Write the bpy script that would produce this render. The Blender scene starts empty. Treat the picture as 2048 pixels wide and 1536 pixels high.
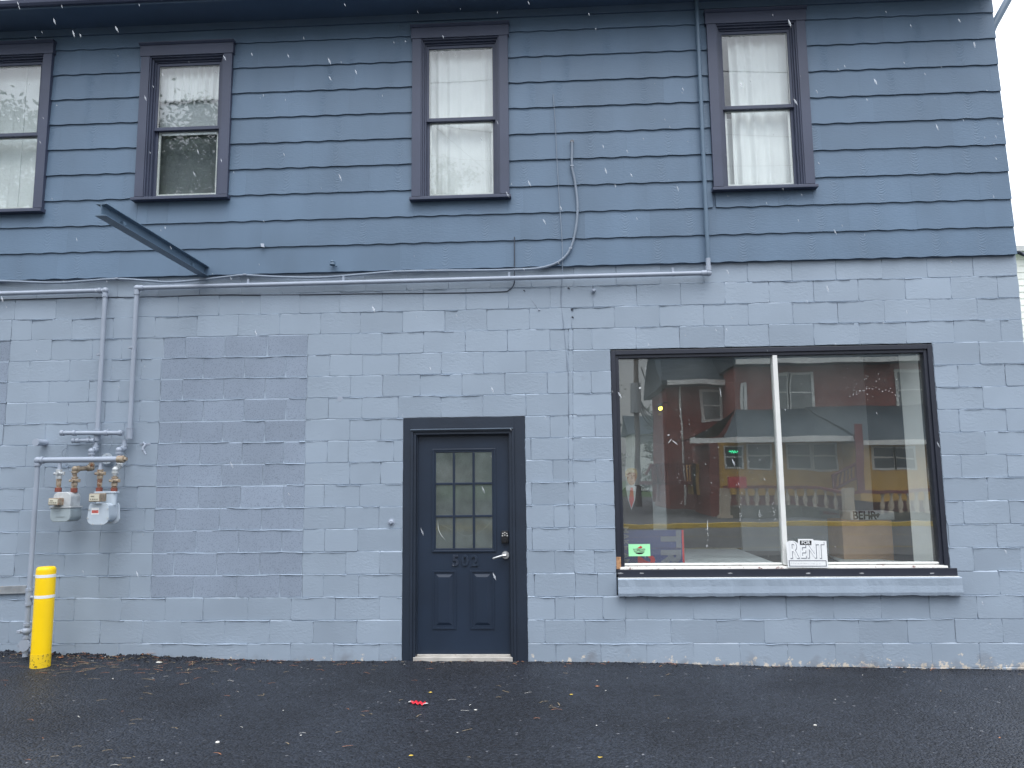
import bpy, bmesh, math, random
from mathutils import Vector, Matrix
random.seed(7)
R = random.Random(11)
scene = bpy.context.scene
COL = scene.collection

# ------------------------------------------------------------------ camera
F_PX, PITCH, YAW, ROLL, DIST, EYE = 1530.0, 0.1254498, -0.0514156, -0.0113573, 7.0639, 1.59635
cy_, sy_, cp_, sp_ = math.cos(YAW), math.sin(YAW), math.cos(PITCH), math.sin(PITCH)
FWD = Vector((sy_*cp_, cy_*cp_, sp_))
R0 = Vector((cy_, -sy_, 0)); U0 = R0.cross(FWD)
RT = math.cos(ROLL)*R0 + math.sin(ROLL)*U0
UP = -math.sin(ROLL)*R0 + math.cos(ROLL)*U0
CAM = Vector((0, -DIST, EYE))
cam = bpy.data.cameras.new('camera'); camo = bpy.data.objects.new('camera', cam); COL.objects.link(camo)
m = Matrix.Identity(4)
for i in range(3):
    m[i][0], m[i][1], m[i][2], m[i][3] = RT[i], UP[i], -FWD[i], CAM[i]
camo.matrix_world = m
cam.sensor_width = 36; cam.lens = F_PX/2048*36; cam.clip_start = 0.05; cam.clip_end = 2000
scene.camera = camo

def at(u, v, y=0.0):
    "point of the photograph's pixel (2048x1536) on the plane at this y (wall = 0)"
    d = FWD + RT*((u-1024)/F_PX) - UP*((v-768)/F_PX)
    return CAM + d*((DIST+y)/d.y)
def gp(u, v, z=0.0):
    d = FWD + RT*((u-1024)/F_PX) - UP*((v-768)/F_PX)
    return CAM + d*((z-EYE)/d.z)
def mir(u, v, Y):
    "place across the street, Y metres in front of the wall, whose mirror image falls on this pixel"
    p = at(u, v, Y); return Vector((p.x, -Y, p.z))

# ------------------------------------------------------------------ world, sun, exposure
SUN_EL, SUN_AZ = math.radians(62), math.radians(200)
w = bpy.data.worlds.new('World'); scene.world = w; w.use_nodes = True
nt = w.node_tree; nt.nodes.clear()
def N(tree, t, **k):
    n = tree.nodes.new(t)
    for a, b in k.items():
        if a in n.inputs.keys() if hasattr(n, 'inputs') else False: n.inputs[a].default_value = b
        else: setattr(n, a, b)
    return n
out = nt.nodes.new('ShaderNodeOutputWorld'); bg = nt.nodes.new('ShaderNodeBackground')
sky = nt.nodes.new('ShaderNodeTexSky'); sky.sky_type = 'NISHITA'; sky.sun_disc = False
sky.sun_elevation = SUN_EL; sky.sun_rotation = SUN_AZ; sky.air_density = 1.4; sky.dust_density = 3
tc = nt.nodes.new('ShaderNodeTexCoord'); sep = nt.nodes.new('ShaderNodeSeparateXYZ')
nt.links.new(tc.outputs['Generated'], sep.inputs[0])
ramp = nt.nodes.new('ShaderNodeMapRange'); ramp.inputs[1].default_value = -0.05; ramp.inputs[2].default_value = 1
ramp.inputs[3].default_value = 8.5; ramp.inputs[4].default_value = 18.5
nt.links.new(sep.outputs[2], ramp.inputs[0])
cl = nt.nodes.new('ShaderNodeTexNoise'); cl.inputs['Scale'].default_value = 2.6; cl.inputs['Detail'].default_value = 6
mp = nt.nodes.new('ShaderNodeMapping'); mp.inputs['Scale'].default_value = (1, 1, 2.4)
nt.links.new(tc.outputs['Generated'], mp.inputs[0]); nt.links.new(mp.outputs[0], cl.inputs[0])
clr = nt.nodes.new('ShaderNodeMapRange'); clr.inputs[1].default_value = .35; clr.inputs[2].default_value = .65
clr.inputs[3].default_value = .8; clr.inputs[4].default_value = 1.12; nt.links.new(cl.outputs[0], clr.inputs[0])
mul = nt.nodes.new('ShaderNodeMath'); mul.operation = 'MULTIPLY'
nt.links.new(ramp.outputs[0], mul.inputs[0]); nt.links.new(clr.outputs[0], mul.inputs[1])
hv = nt.nodes.new('ShaderNodeMapRange'); hv.inputs[1].default_value = -.75; hv.inputs[2].default_value = .1; hv.inputs[3].default_value = .42; hv.inputs[4].default_value = 1
nt.links.new(sep.outputs[1], hv.inputs[0])
lo = nt.nodes.new('ShaderNodeMapRange'); lo.inputs[1].default_value = .22; lo.inputs[2].default_value = .5; nt.links.new(sep.outputs[2], lo.inputs[0])
hm = nt.nodes.new('ShaderNodeMix'); hm.inputs[3].default_value = 1.0
nt.links.new(lo.outputs[0], hm.inputs[0]); nt.links.new(hv.outputs[0], hm.inputs[2])
mul0 = mul; mul = nt.nodes.new('ShaderNodeMath'); mul.operation = 'MULTIPLY'; nt.links.new(mul0.outputs[0], mul.inputs[0]); nt.links.new(hm.outputs[0], mul.inputs[1])
tint = nt.nodes.new('ShaderNodeVectorMath'); tint.operation = 'SCALE'
tint.inputs[0].default_value = (0.94, 0.985, 1.06); nt.links.new(mul.outputs[0], tint.inputs['Scale'])
mixs = nt.nodes.new('ShaderNodeMix'); mixs.data_type = 'RGBA'; mixs.inputs[0].default_value = 0.85
nt.links.new(sky.outputs[0], mixs.inputs[6]); nt.links.new(tint.outputs[0], mixs.inputs[7])
nt.links.new(mixs.outputs[2], bg.inputs[0]); bg.inputs[1].default_value = 0.1
nt.links.new(bg.outputs[0], out.inputs[0])
sl = bpy.data.lights.new('sun', 'SUN'); sl.energy = 0.8; sl.angle = math.radians(30); sl.color = (1, .97, .93)
so = bpy.data.objects.new('sun', sl); COL.objects.link(so)
sd = Vector((math.sin(SUN_AZ)*math.cos(SUN_EL), math.cos(SUN_AZ)*math.cos(SUN_EL), math.sin(SUN_EL)))
sd = Vector((0.15, -0.45, 0.88)).normalized()
so.rotation_euler = sd.to_track_quat('Z', 'Y').to_euler()
scene.view_settings.view_transform = 'Standard'; scene.view_settings.look = 'None'
scene.view_settings.exposure = 0.98; scene.view_settings.gamma = 1.0

# ------------------------------------------------------------------ materials
def new_mat(name):
    mt = bpy.data.materials.new(name); mt.use_nodes = True
    t = mt.node_tree; b = t.nodes['Principled BSDF']; return mt, t, b
def mat(name, col, rough=.6, metal=0, var=.12, vscale=3.0, bumps=(), spec=.5, grime=None, emit=None):
    """painted / plain surface: colour with slow unevenness, bumps = [(scale, strength, distance)], grime = (colour, scale, threshold)"""
    mt, t, b = new_mat(name); L = t.links
    b.inputs['Roughness'].default_value = rough; b.inputs['Metallic'].default_value = metal
    b.inputs['Specular IOR Level'].default_value = spec
    tcn = t.nodes.new('ShaderNodeNewGeometry')
    no = t.nodes.new('ShaderNodeTexNoise'); no.inputs['Scale'].default_value = vscale; no.inputs['Detail'].default_value = 5
    L.new(tcn.outputs['Position'], no.inputs['Vector'])
    mr = t.nodes.new('ShaderNodeMapRange'); mr.inputs[1].default_value = .3; mr.inputs[2].default_value = .7
    mr.inputs[3].default_value = 1-var; mr.inputs[4].default_value = 1+var; L.new(no.outputs[0], mr.inputs[0])
    sc = t.nodes.new('ShaderNodeVectorMath'); sc.operation = 'SCALE'; sc.inputs[0].default_value = col[:3]
    L.new(mr.outputs[0], sc.inputs['Scale'])
    cur = sc.outputs[0]
    if grime:
        gc, gs, gt = grime
        n2 = t.nodes.new('ShaderNodeTexNoise'); n2.inputs['Scale'].default_value = gs; n2.inputs['Detail'].default_value = 8; n2.inputs['Roughness'].default_value = .7
        L.new(tcn.outputs['Position'], n2.inputs['Vector'])
        m2 = t.nodes.new('ShaderNodeMapRange'); m2.inputs[1].default_value = gt; m2.inputs[2].default_value = gt+.07; L.new(n2.outputs[0], m2.inputs[0])
        mx = t.nodes.new('ShaderNodeMix'); mx.data_type = 'RGBA'; L.new(m2.outputs[0], mx.inputs[0]); L.new(cur, mx.inputs[6]); mx.inputs[7].default_value = (*gc, 1)
        cur = mx.outputs[2]
    L.new(cur, b.inputs['Base Color'])
    prev = None
    for s, st, di in bumps:
        n3 = t.nodes.new('ShaderNodeTexNoise'); n3.inputs['Scale'].default_value = s; n3.inputs['Detail'].default_value = 4
        L.new(tcn.outputs['Position'], n3.inputs['Vector'])
        bp = t.nodes.new('ShaderNodeBump'); bp.inputs['Strength'].default_value = st; bp.inputs['Distance'].default_value = di
        L.new(n3.outputs[0], bp.inputs['Height'])
        if prev: L.new(prev, bp.inputs['Normal'])
        prev = bp.outputs[0]
    if prev: L.new(prev, b.inputs['Normal'])
    if emit:
        b.inputs['Emission Color'].default_value = (*emit[0], 1); b.inputs['Emission Strength'].default_value = emit[1]
    return mt

def wall_material(name, col, pitted=False):
    mt, t, b = new_mat(name); L = t.links
    g = t.nodes.new('ShaderNodeNewGeometry'); at_ = t.nodes.new('ShaderNodeAttribute'); at_.attribute_name = 'tone'
    n1 = t.nodes.new('ShaderNodeTexNoise'); n1.inputs['Scale'].default_value = 1.6; n1.inputs['Detail'].default_value = 7
    L.new(g.outputs['Position'], n1.inputs['Vector'])
    mr = t.nodes.new('ShaderNodeMapRange'); mr.inputs[1].default_value = .3; mr.inputs[2].default_value = .7; mr.inputs[3].default_value = .93; mr.inputs[4].default_value = 1.07
    L.new(n1.outputs[0], mr.inputs[0])
    mu = t.nodes.new('ShaderNodeMath'); mu.operation = 'MULTIPLY'; L.new(mr.outputs[0], mu.inputs[0]); L.new(at_.outputs['Fac'], mu.inputs[1])
    sc = t.nodes.new('ShaderNodeVectorMath'); sc.operation = 'SCALE'; sc.inputs[0].default_value = col; L.new(mu.outputs[0], sc.inputs['Scale'])
    cur = sc.outputs[0]
    # flaked paint and splashes near the ground
    sp = t.nodes.new('ShaderNodeSeparateXYZ'); L.new(g.outputs['Position'], sp.inputs[0])
    hz = t.nodes.new('ShaderNodeMapRange'); hz.inputs[1].default_value = .15; hz.inputs[2].default_value = -.05; hz.inputs[3].default_value = 0; hz.inputs[4].default_value = .22
    L.new(sp.outputs[2], hz.inputs[0])
    n2 = t.nodes.new('ShaderNodeTexNoise'); n2.inputs['Scale'].default_value = 13; n2.inputs['Detail'].default_value = 9; n2.inputs['Roughness'].default_value = .72
    L.new(g.outputs['Position'], n2.inputs['Vector'])
    ad = t.nodes.new('ShaderNodeMath'); L.new(hz.outputs[0], ad.inputs[0]); L.new(n2.outputs[0], ad.inputs[1])
    th = t.nodes.new('ShaderNodeMapRange'); th.inputs[1].default_value = .725; th.inputs[2].default_value = .75; L.new(ad.outputs[0], th.inputs[0])
    mx = t.nodes.new('ShaderNodeMix'); mx.data_type = 'RGBA'; L.new(th.outputs[0], mx.inputs[0]); L.new(cur, mx.inputs[6]); mx.inputs[7].default_value = (.62, .57, .50, 1)
    # dirt above the ground line
    n4 = t.nodes.new('ShaderNodeTexNoise'); n4.inputs['Scale'].default_value = 5; n4.inputs['Detail'].default_value = 8
    L.new(g.outputs['Position'], n4.inputs['Vector'])
    h2 = t.nodes.new('ShaderNodeMapRange'); h2.inputs[1].default_value = .14; h2.inputs[2].default_value = -.08; h2.inputs[3].default_value = -.12; h2.inputs[4].default_value = .25
    L.new(sp.outputs[2], h2.inputs[0]); a2 = t.nodes.new('ShaderNodeMath'); L.new(h2.outputs[0], a2.inputs[0]); L.new(n4.outputs[0], a2.inputs[1])
    t2 = t.nodes.new('ShaderNodeMapRange'); t2.inputs[1].default_value = .6; t2.inputs[2].default_value = .85; t2.inputs[4].default_value = .5; L.new(a2.outputs[0], t2.inputs[0])
    mx2 = t.nodes.new('ShaderNodeMix'); mx2.data_type = 'RGBA'; L.new(t2.outputs[0], mx2.inputs[0]); L.new(mx.outputs[2], mx2.inputs[6]); mx2.inputs[7].default_value = (.12, .10, .085, 1)
    cur = mx2.outputs[2]
    if pitted:
        vo = t.nodes.new('ShaderNodeTexNoise'); vo.inputs['Scale'].default_value = 95; vo.inputs['Detail'].default_value = 3
        L.new(g.outputs['Position'], vo.inputs['Vector'])
        vr = t.nodes.new('ShaderNodeMapRange'); vr.inputs[1].default_value = .34; vr.inputs[2].default_value = .46; vr.inputs[3].default_value = .72; vr.inputs[4].default_value = 1
        L.new(vo.outputs[0], vr.inputs[0])
        s2 = t.nodes.new('ShaderNodeVectorMath'); s2.operation = 'SCALE'; L.new(cur, s2.inputs[0]); L.new(vr.outputs[0], s2.inputs['Scale'])
        cur = s2.outputs[0]
    L.new(cur, b.inputs['Base Color'])
    b.inputs['Roughness'].default_value = .5 if not pitted else .85
    mpn = t.nodes.new('ShaderNodeMapping'); mpn.inputs['Scale'].default_value = (1, 1, 1.9); L.new(g.outputs['Position'], mpn.inputs[0])
    prev = None
    # the heavy brushed paint shows in patches
    nm = t.nodes.new('ShaderNodeTexNoise'); nm.inputs['Scale'].default_value = 3.1; L.new(g.outputs['Position'], nm.inputs['Vector'])
    nmr = t.nodes.new('ShaderNodeMapRange'); nmr.inputs[1].default_value = .38; nmr.inputs[2].default_value = .66; nmr.inputs[3].default_value = .15; nmr.inputs[4].default_value = 1
    L.new(nm.outputs[0], nmr.inputs[0])
    for s, st, di in (((30, .9, .0034), (90, .5, .0022)) if not pitted else ((120, .9, .003), (40, .5, .002))):
        n3 = t.nodes.new('ShaderNodeTexNoise'); n3.inputs['Scale'].default_value = s; n3.inputs['Detail'].default_value = 5; n3.inputs['Distortion'].default_value = .4
        L.new(mpn.outputs[0], n3.inputs['Vector'])
        bp = t.nodes.new('ShaderNodeBump'); bp.inputs['Distance'].default_value = di
        ms = t.nodes.new('ShaderNodeMath'); ms.operation = 'MULTIPLY'; ms.inputs[1].default_value = st; L.new(nmr.outputs[0], ms.inputs[0]); L.new(ms.outputs[0], bp.inputs['Strength'])
        L.new(n3.outputs[0], bp.inputs['Height'])
        if prev: L.new(prev, bp.inputs['Normal'])
        prev = bp.outputs[0]
    L.new(prev, b.inputs['Normal'])
    return mt

def siding_material(name, col):
    mt, t, b = new_mat(name); L = t.links
    g = t.nodes.new('ShaderNodeNewGeometry'); uv = t.nodes.new('ShaderNodeUVMap'); uv.uv_map = 'board'
    at_ = t.nodes.new('ShaderNodeAttribute'); at_.attribute_name = 'tone'
    gr = t.nodes.new('ShaderNodeAttribute'); gr.attribute_name = 'grain'
    n1 = t.nodes.new('ShaderNodeTexNoise'); n1.inputs['Scale'].default_value = 1.1; n1.inputs['Detail'].default_value = 6
    mpv = t.nodes.new('ShaderNodeMapping'); mpv.inputs['Scale'].default_value = (1.6, 1, .8); L.new(g.outputs['Position'], mpv.inputs[0]); L.new(mpv.outputs[0], n1.inputs['Vector'])
    mr = t.nodes.new('ShaderNodeMapRange'); mr.inputs[1].default_value = .3; mr.inputs[2].default_value = .7; mr.inputs[3].default_value = .88; mr.inputs[4].default_value = 1.12
    L.new(n1.outputs[0], mr.inputs[0])
    mu = t.nodes.new('ShaderNodeMath'); mu.operation = 'MULTIPLY'; L.new(mr.outputs[0], mu.inputs[0]); L.new(at_.outputs['Fac'], mu.inputs[1])
    sc = t.nodes.new('ShaderNodeVectorMath'); sc.operation = 'SCALE'; sc.inputs[0].default_value = col; L.new(mu.outputs[0], sc.inputs['Scale'])
    L.new(sc.outputs[0], b.inputs['Base Color']); b.inputs['Roughness'].default_value = .55
    # cathedral grain pressed into the boards: contours of v + k u^2
    su = t.nodes.new('ShaderNodeSeparateXYZ'); L.new(uv.outputs[0], su.inputs[0])
    def M(op, a, b_=None, c=None):
        n = t.nodes.new('ShaderNodeMath'); n.operation = op
        for i, x in enumerate((a, b_, c)):
            if x is None: continue
            if isinstance(x, (int, float)): n.inputs[i].default_value = x
            else: L.new(x, n.inputs[i])
        return n.outputs[0]
    nz = t.nodes.new('ShaderNodeTexNoise'); nz.inputs['Scale'].default_value = 14; L.new(g.outputs['Position'], nz.inputs['Vector'])
    uu = su.outputs[0]; vv = su.outputs[1]
    h = M('ADD', vv, M('MULTIPLY', M('MULTIPLY', uu, uu), 9.0))
    h = M('ADD', h, M('MULTIPLY', nz.outputs[0], .03))
    wv = M('SINE', M('MULTIPLY', h, 420.0))
    mask = M('POWER', 2.718, M('MULTIPLY', M('MULTIPLY', uu, uu), -520.0))
    hh = M('MULTIPLY', M('MULTIPLY', wv, mask), gr.outputs['Fac'])
    # fine streaks over the rest
    st = t.nodes.new('ShaderNodeTexNoise'); st.inputs['Scale'].default_value = 60; st.inputs['Detail'].default_value = 4
    ms = t.nodes.new('ShaderNodeMapping'); ms.inputs['Scale'].default_value = (.55, 1, 1.6); L.new(g.outputs['Position'], ms.inputs[0]); L.new(ms.outputs[0], st.inputs['Vector'])
    b1 = t.nodes.new('ShaderNodeBump'); b1.inputs['Strength'].default_value = .55; b1.inputs['Distance'].default_value = .0016; L.new(hh, b1.inputs['Height'])
    b2 = t.nodes.new('ShaderNodeBump'); b2.inputs['Distance'].default_value = .0022
    L.new(M('MULTIPLY_ADD', gr.outputs['Fac'], .6, .15), b2.inputs['Strength'])
    L.new(st.outputs[0], b2.inputs['Height']); L.new(b1.outputs[0], b2.inputs['Normal']); L.new(b2.outputs[0], b.inputs['Normal'])
    return mt

def glass(name, ior=1.5, tint=(.93, .95, .95), rough=0.0, dirt=0.0):
    mt = bpy.data.materials.new(name); mt.use_nodes = True; t = mt.node_tree; t.nodes.clear(); L = t.links
    o = t.nodes.new('ShaderNodeOutputMaterial'); tr = t.nodes.new('ShaderNodeBsdfTransparent'); gl = t.nodes.new('ShaderNodeBsdfGlossy')
    fr = t.nodes.new('ShaderNodeFresnel'); gb = t.nodes.new('ShaderNodeNewGeometry')
    gm = t.nodes.new('ShaderNodeMapRange'); gm.inputs[3].default_value = ior; gm.inputs[4].default_value = 1/ior
    L.new(gb.outputs['Backfacing'], gm.inputs[0]); L.new(gm.outputs[0], fr.inputs[0]); mx = t.nodes.new('ShaderNodeMixShader')
    tr.inputs[0].default_value = (*tint, 1); gl.inputs['Roughness'].default_value = rough; gl.inputs[0].default_value = (1, 1, 1, 1)
    L.new(fr.outputs[0], mx.inputs[0]); L.new(tr.outputs[0], mx.inputs[1]); L.new(gl.outputs[0], mx.inputs[2])
    last = mx.outputs[0]
    if dirt:
        g = t.nodes.new('ShaderNodeNewGeometry'); n = t.nodes.new('ShaderNodeTexNoise'); n.inputs['Scale'].default_value = 2.2; n.inputs['Detail'].default_value = 9; n.inputs['Roughness'].default_value = .65
        L.new(g.outputs['Position'], n.inputs['Vector'])
        mr = t.nodes.new('ShaderNodeMapRange'); mr.inputs[1].default_value = .35; mr.inputs[2].default_value = .75; mr.inputs[3].default_value = dirt*.3; mr.inputs[4].default_value = dirt
        L.new(n.outputs[0], mr.inputs[0])
        df = t.nodes.new('ShaderNodeBsdfDiffuse'); df.inputs[0].default_value = (.5, .52, .5, 1)
        m2 = t.nodes.new('ShaderNodeMixShader'); L.new(mr.outputs[0], m2.inputs[0]); L.new(last, m2.inputs[1]); L.new(df.outputs[0], m2.inputs[2]); last = m2.outputs[0]
        # slight waviness of old plate glass
        n5 = t.nodes.new('ShaderNodeTexNoise'); n5.inputs['Scale'].default_value = 1.3; L.new(g.outputs['Position'], n5.inputs['Vector'])
        bp = t.nodes.new('ShaderNodeBump'); bp.inputs['Strength'].default_value = .12; bp.inputs['Distance'].default_value = .01
        L.new(n5.outputs[0], bp.inputs['Height']); L.new(bp.outputs[0], gl.inputs['Normal'])
    L.new(last, o.inputs[0])
    return mt

def asphalt_material():
    mt, t, b = new_mat('fresh_asphalt'); L = t.links
    g = t.nodes.new('ShaderNodeNewGeometry')
    v = t.nodes.new('ShaderNodeTexVoronoi'); v.inputs['Scale'].default_value = 62; L.new(g.outputs['Position'], v.inputs['Vector'])
    n = t.nodes.new('ShaderNodeTexNoise'); n.inputs['Scale'].default_value = 260; n.inputs['Detail'].default_value = 3; L.new(g.outputs['Position'], n.inputs['Vector'])
    big = t.nodes.new('ShaderNodeTexNoise'); big.inputs['Scale'].default_value = .9; big.inputs['Detail'].default_value = 6; L.new(g.outputs['Position'], big.inputs['Vector'])
    r = t.nodes.new('ShaderNodeValToRGB'); L.new(v.outputs['Color'], r.inputs[0])
    r.color_ramp.elements[0].color = (.004, .005, .008, 1); r.color_ramp.elements[1].color = (.026, .034, .052, 1)
    e = r.color_ramp.elements.new(.93); e.color = (.028, .034, .048, 1); e = r.color_ramp.elements.new(.975); e.color = (.17, .175, .19, 1)
    mr = t.nodes.new('ShaderNodeMapRange'); mr.inputs[1].default_value = .3; mr.inputs[2].default_value = .7; mr.inputs[3].default_value = .75; mr.inputs[4].default_value = 1.3; L.new(big.outputs[0], mr.inputs[0])
    s = t.nodes.new('ShaderNodeVectorMath'); s.operation = 'SCALE'; L.new(r.outputs[0], s.inputs[0]); L.new(mr.outputs[0], s.inputs['Scale'])
    L.new(s.outputs[0], b.inputs['Base Color']); b.inputs['Specular IOR Level'].default_value = .28
    rr = t.nodes.new('ShaderNodeMapRange'); rr.inputs[1].default_value = .35; rr.inputs[2].default_value = .65; rr.inputs[3].default_value = .62; rr.inputs[4].default_value = .42; L.new(big.outputs[0], rr.inputs[0])
    L.new(rr.outputs[0], b.inputs['Roughness'])
    b1 = t.nodes.new('ShaderNodeBump'); b1.inputs['Strength'].default_value = 1; b1.inputs['Distance'].default_value = .016; L.new(v.outputs['Distance'], b1.inputs['Height']); b1.invert = True
    b2 = t.nodes.new('ShaderNodeBump'); b2.inputs['Strength'].default_value = .5; b2.inputs['Distance'].default_value = .003; L.new(n.outputs[0], b2.inputs['Height']); L.new(b1.outputs[0], b2.inputs['Normal'])
    L.new(b2.outputs[0], b.inputs['Normal'])
    return mt

def brick_material(name, c1, c2, mortar, scale=1.0, vertical='XZ'):
    mt, t, b = new_mat(name); L = t.links
    g = t.nodes.new('ShaderNodeNewGeometry'); s = t.nodes.new('ShaderNodeSeparateXYZ'); L.new(g.outputs['Position'], s.inputs[0])
    c = t.nodes.new('ShaderNodeCombineXYZ'); L.new(s.outputs[0], c.inputs[0]); L.new(s.outputs[2], c.inputs[1])
    br = t.nodes.new('ShaderNodeTexBrick'); br.inputs['Scale'].default_value = scale; L.new(c.outputs[0], br.inputs['Vector'])
    br.inputs['Color1'].default_value = (*c1, 1); br.inputs['Color2'].default_value = (*c2, 1); br.inputs['Mortar'].default_value = (*mortar, 1)
    br.inputs['Mortar Size'].default_value = .006; br.inputs['Brick Width'].default_value = .21; br.inputs['Row Height'].default_value = .075
    L.new(br.outputs[0], b.inputs['Base Color']); b.inputs['Roughness'].default_value = .85
    return mt

def leaf_material(name, c1, c2):
    mt, t, b = new_mat(name); L = t.links
    g = t.nodes.new('ShaderNodeNewGeometry'); n = t.nodes.new('ShaderNodeTexNoise'); n.inputs['Scale'].default_value = 1.2; n.inputs['Detail'].default_value = 5
    L.new(g.outputs['Position'], n.inputs['Vector'])
    r = t.nodes.new('ShaderNodeValToRGB'); r.color_ramp.elements[0].position = .35; r.color_ramp.elements[1].position = .65
    r.color_ramp.elements[0].color = (*c1, 1); r.color_ramp.elements[1].color = (*c2, 1); L.new(n.outputs[0], r.inputs[0])
    L.new(r.outputs[0], b.inputs['Base Color']); b.inputs['Roughness'].default_value = .7
    return mt

BLUE = (.283, .345, .422)
M_block = wall_material('painted_block', BLUE)
M_patch = wall_material('pitted_block', (.246, .298, .378), True)
M_siding = siding_material('siding_paint', (.098, .156, .232))
M_eave = mat('eave_paint', (.082, .13, .20), .6, var=.08)
M_trim = mat('trim_paint', (.050, .062, .105), .5, var=.1, bumps=((60, .25, .002),))
M_door = mat('door_paint', (.013, .024, .046), .42, var=.12, bumps=((45, .15, .002),))
M_jamb = mat('door_jamb_paint', (.012, .021, .038), .5, var=.15, bumps=((38, .4, .003),), grime=((.30, .30, .30), 26, .69))
M_dark = mat('shop_frame_paint', (.018, .022, .036), .45, var=.15, bumps=((40, .3, .002),), grime=((.35, .34, .33), 19, .715))
M_pipe = mat('pipe_paint', (.30, .345, .42), .42, var=.08, bumps=((70, .2, .0015),))
M_pipe2 = mat('pipe_paint_dark', (.10, .155, .22), .45, var=.08)
M_cable = mat('cable_paint', (.20, .245, .31), .5, var=.12)
M_blackcable = mat('cable_dark', (.035, .045, .065), .5)
M_rust = mat('rusty_iron', (.19, .10, .065), .8, var=.4, vscale=22, bumps=((90, .6, .002),), grime=((.42, .36, .28), 40, .54))
M_ruston = mat('rusty_brass', (.30, .25, .19), .65, var=.35, vscale=26, bumps=((90, .5, .002),), grime=((.24, .10, .05), 34, .56))
M_redflange = mat('rusty_union', (.20, .055, .04), .75, var=.3, vscale=30)
M_zinc = mat('zinc_casting', (.50, .53, .55), .45, metal=.25, var=.2, vscale=14, bumps=((50, .3, .002),), grime=((.30, .25, .20), 26, .66))
M_metergrey = mat('meter_grey', (.33, .39, .42), .42, var=.1, vscale=9)
M_meterlight = mat('meter_light', (.46, .53, .60), .42, var=.08, vscale=9, grime=((.32, .30, .27), 18, .68))
M_meterfront = mat('meter_index', (.55, .53, .44), .4, var=.1, vscale=12, grime=((.30, .26, .18), 30, .62))
M_yellow = mat('yellow_plastic', (.90, .60, .004), .38, var=.05, spec=.4)
M_yellowscuff = mat('yellow_scuffed', (.80, .54, .01), .5, var=.1, grime=((.03, .03, .03), 42, .56))
M_white = mat('white_plastic', (.80, .81, .80), .4, var=.04)
M_whitepaint = mat('white_paint', (.72, .73, .71), .5, var=.08, grime=((.40, .34, .30), 30, .70))
M_chip = mat('peeling_paint', (.70, .70, .67), .6, var=.1, vscale=12, grime=((.20, .10, .09), 16, .56))
M_wood = mat('bare_wood', (.42, .23, .12), .8, var=.35, vscale=30)
M_alu = mat('door_sill_metal', (.44, .42, .39), .5, var=.15, vscale=10, grime=((.25, .20, .16), 12, .62))
M_nickel = mat('satin_nickel', (.62, .63, .64), .32, metal=.85, var=.03)
M_black = mat('black_plastic', (.012, .013, .016), .35, var=.05)
M_curtain = mat('curtain_cloth', (.90, .91, .90), .9, var=.05)
M_sheer = mat('blind_cloth', (.84, .87, .87), .9, var=.06)
M_roomdark = mat('room_paint', (.32, .35, .37), .8, var=.1)
M_roomwhite = mat('room_white', (.88, .89, .88), .6, var=.05)
M_floorin = mat('room_floor', (.20, .185, .17), .7)
M_card = mat('cardboard', (.36, .22, .12), .85, var=.1, vscale=8)
M_paper = mat('paper_white', (.80, .82, .83), .6, var=.02)
M_ink = mat('ink_black', (.012, .012, .014), .6, var=0)
M_inkgrey = mat('ink_grey', (.13, .14, .18), .6, var=0)
M_green = mat('sticker_green', (.38, .88, .47), .5, var=.04)
M_red = mat('red_print', (.55, .035, .04), .5, var=.05)
M_navy = mat('navy_vinyl', (.040, .055, .17), .5, var=.08)
M_silver = mat('grey_print', (.16, .17, .20), .5, var=.05)
M_glass = glass('window_glass', 1.62)
M_shopglass = glass('shop_glass', 2.0, (.96, .98, .975), dirt=.06)
M_doorglass = glass('door_glass', 1.7, (.75, .79, .77), rough=.06, dirt=.05)
M_asphalt = asphalt_material()
M_straw = mat('dry_straw', (.34, .26, .15), .85, var=.3, vscale=40)
M_leafo = mat('dead_leaf', (.42, .17, .075), .8, var=.35, vscale=30)
M_leafy = mat('yellow_leaf', (.60, .42, .06), .8, var=.2, vscale=30)
M_stone = mat('pale_stone', (.62, .61, .57), .8, var=.1)
M_flake = mat('ice_flake', (.85, .88, .92), .5, var=0)

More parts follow.
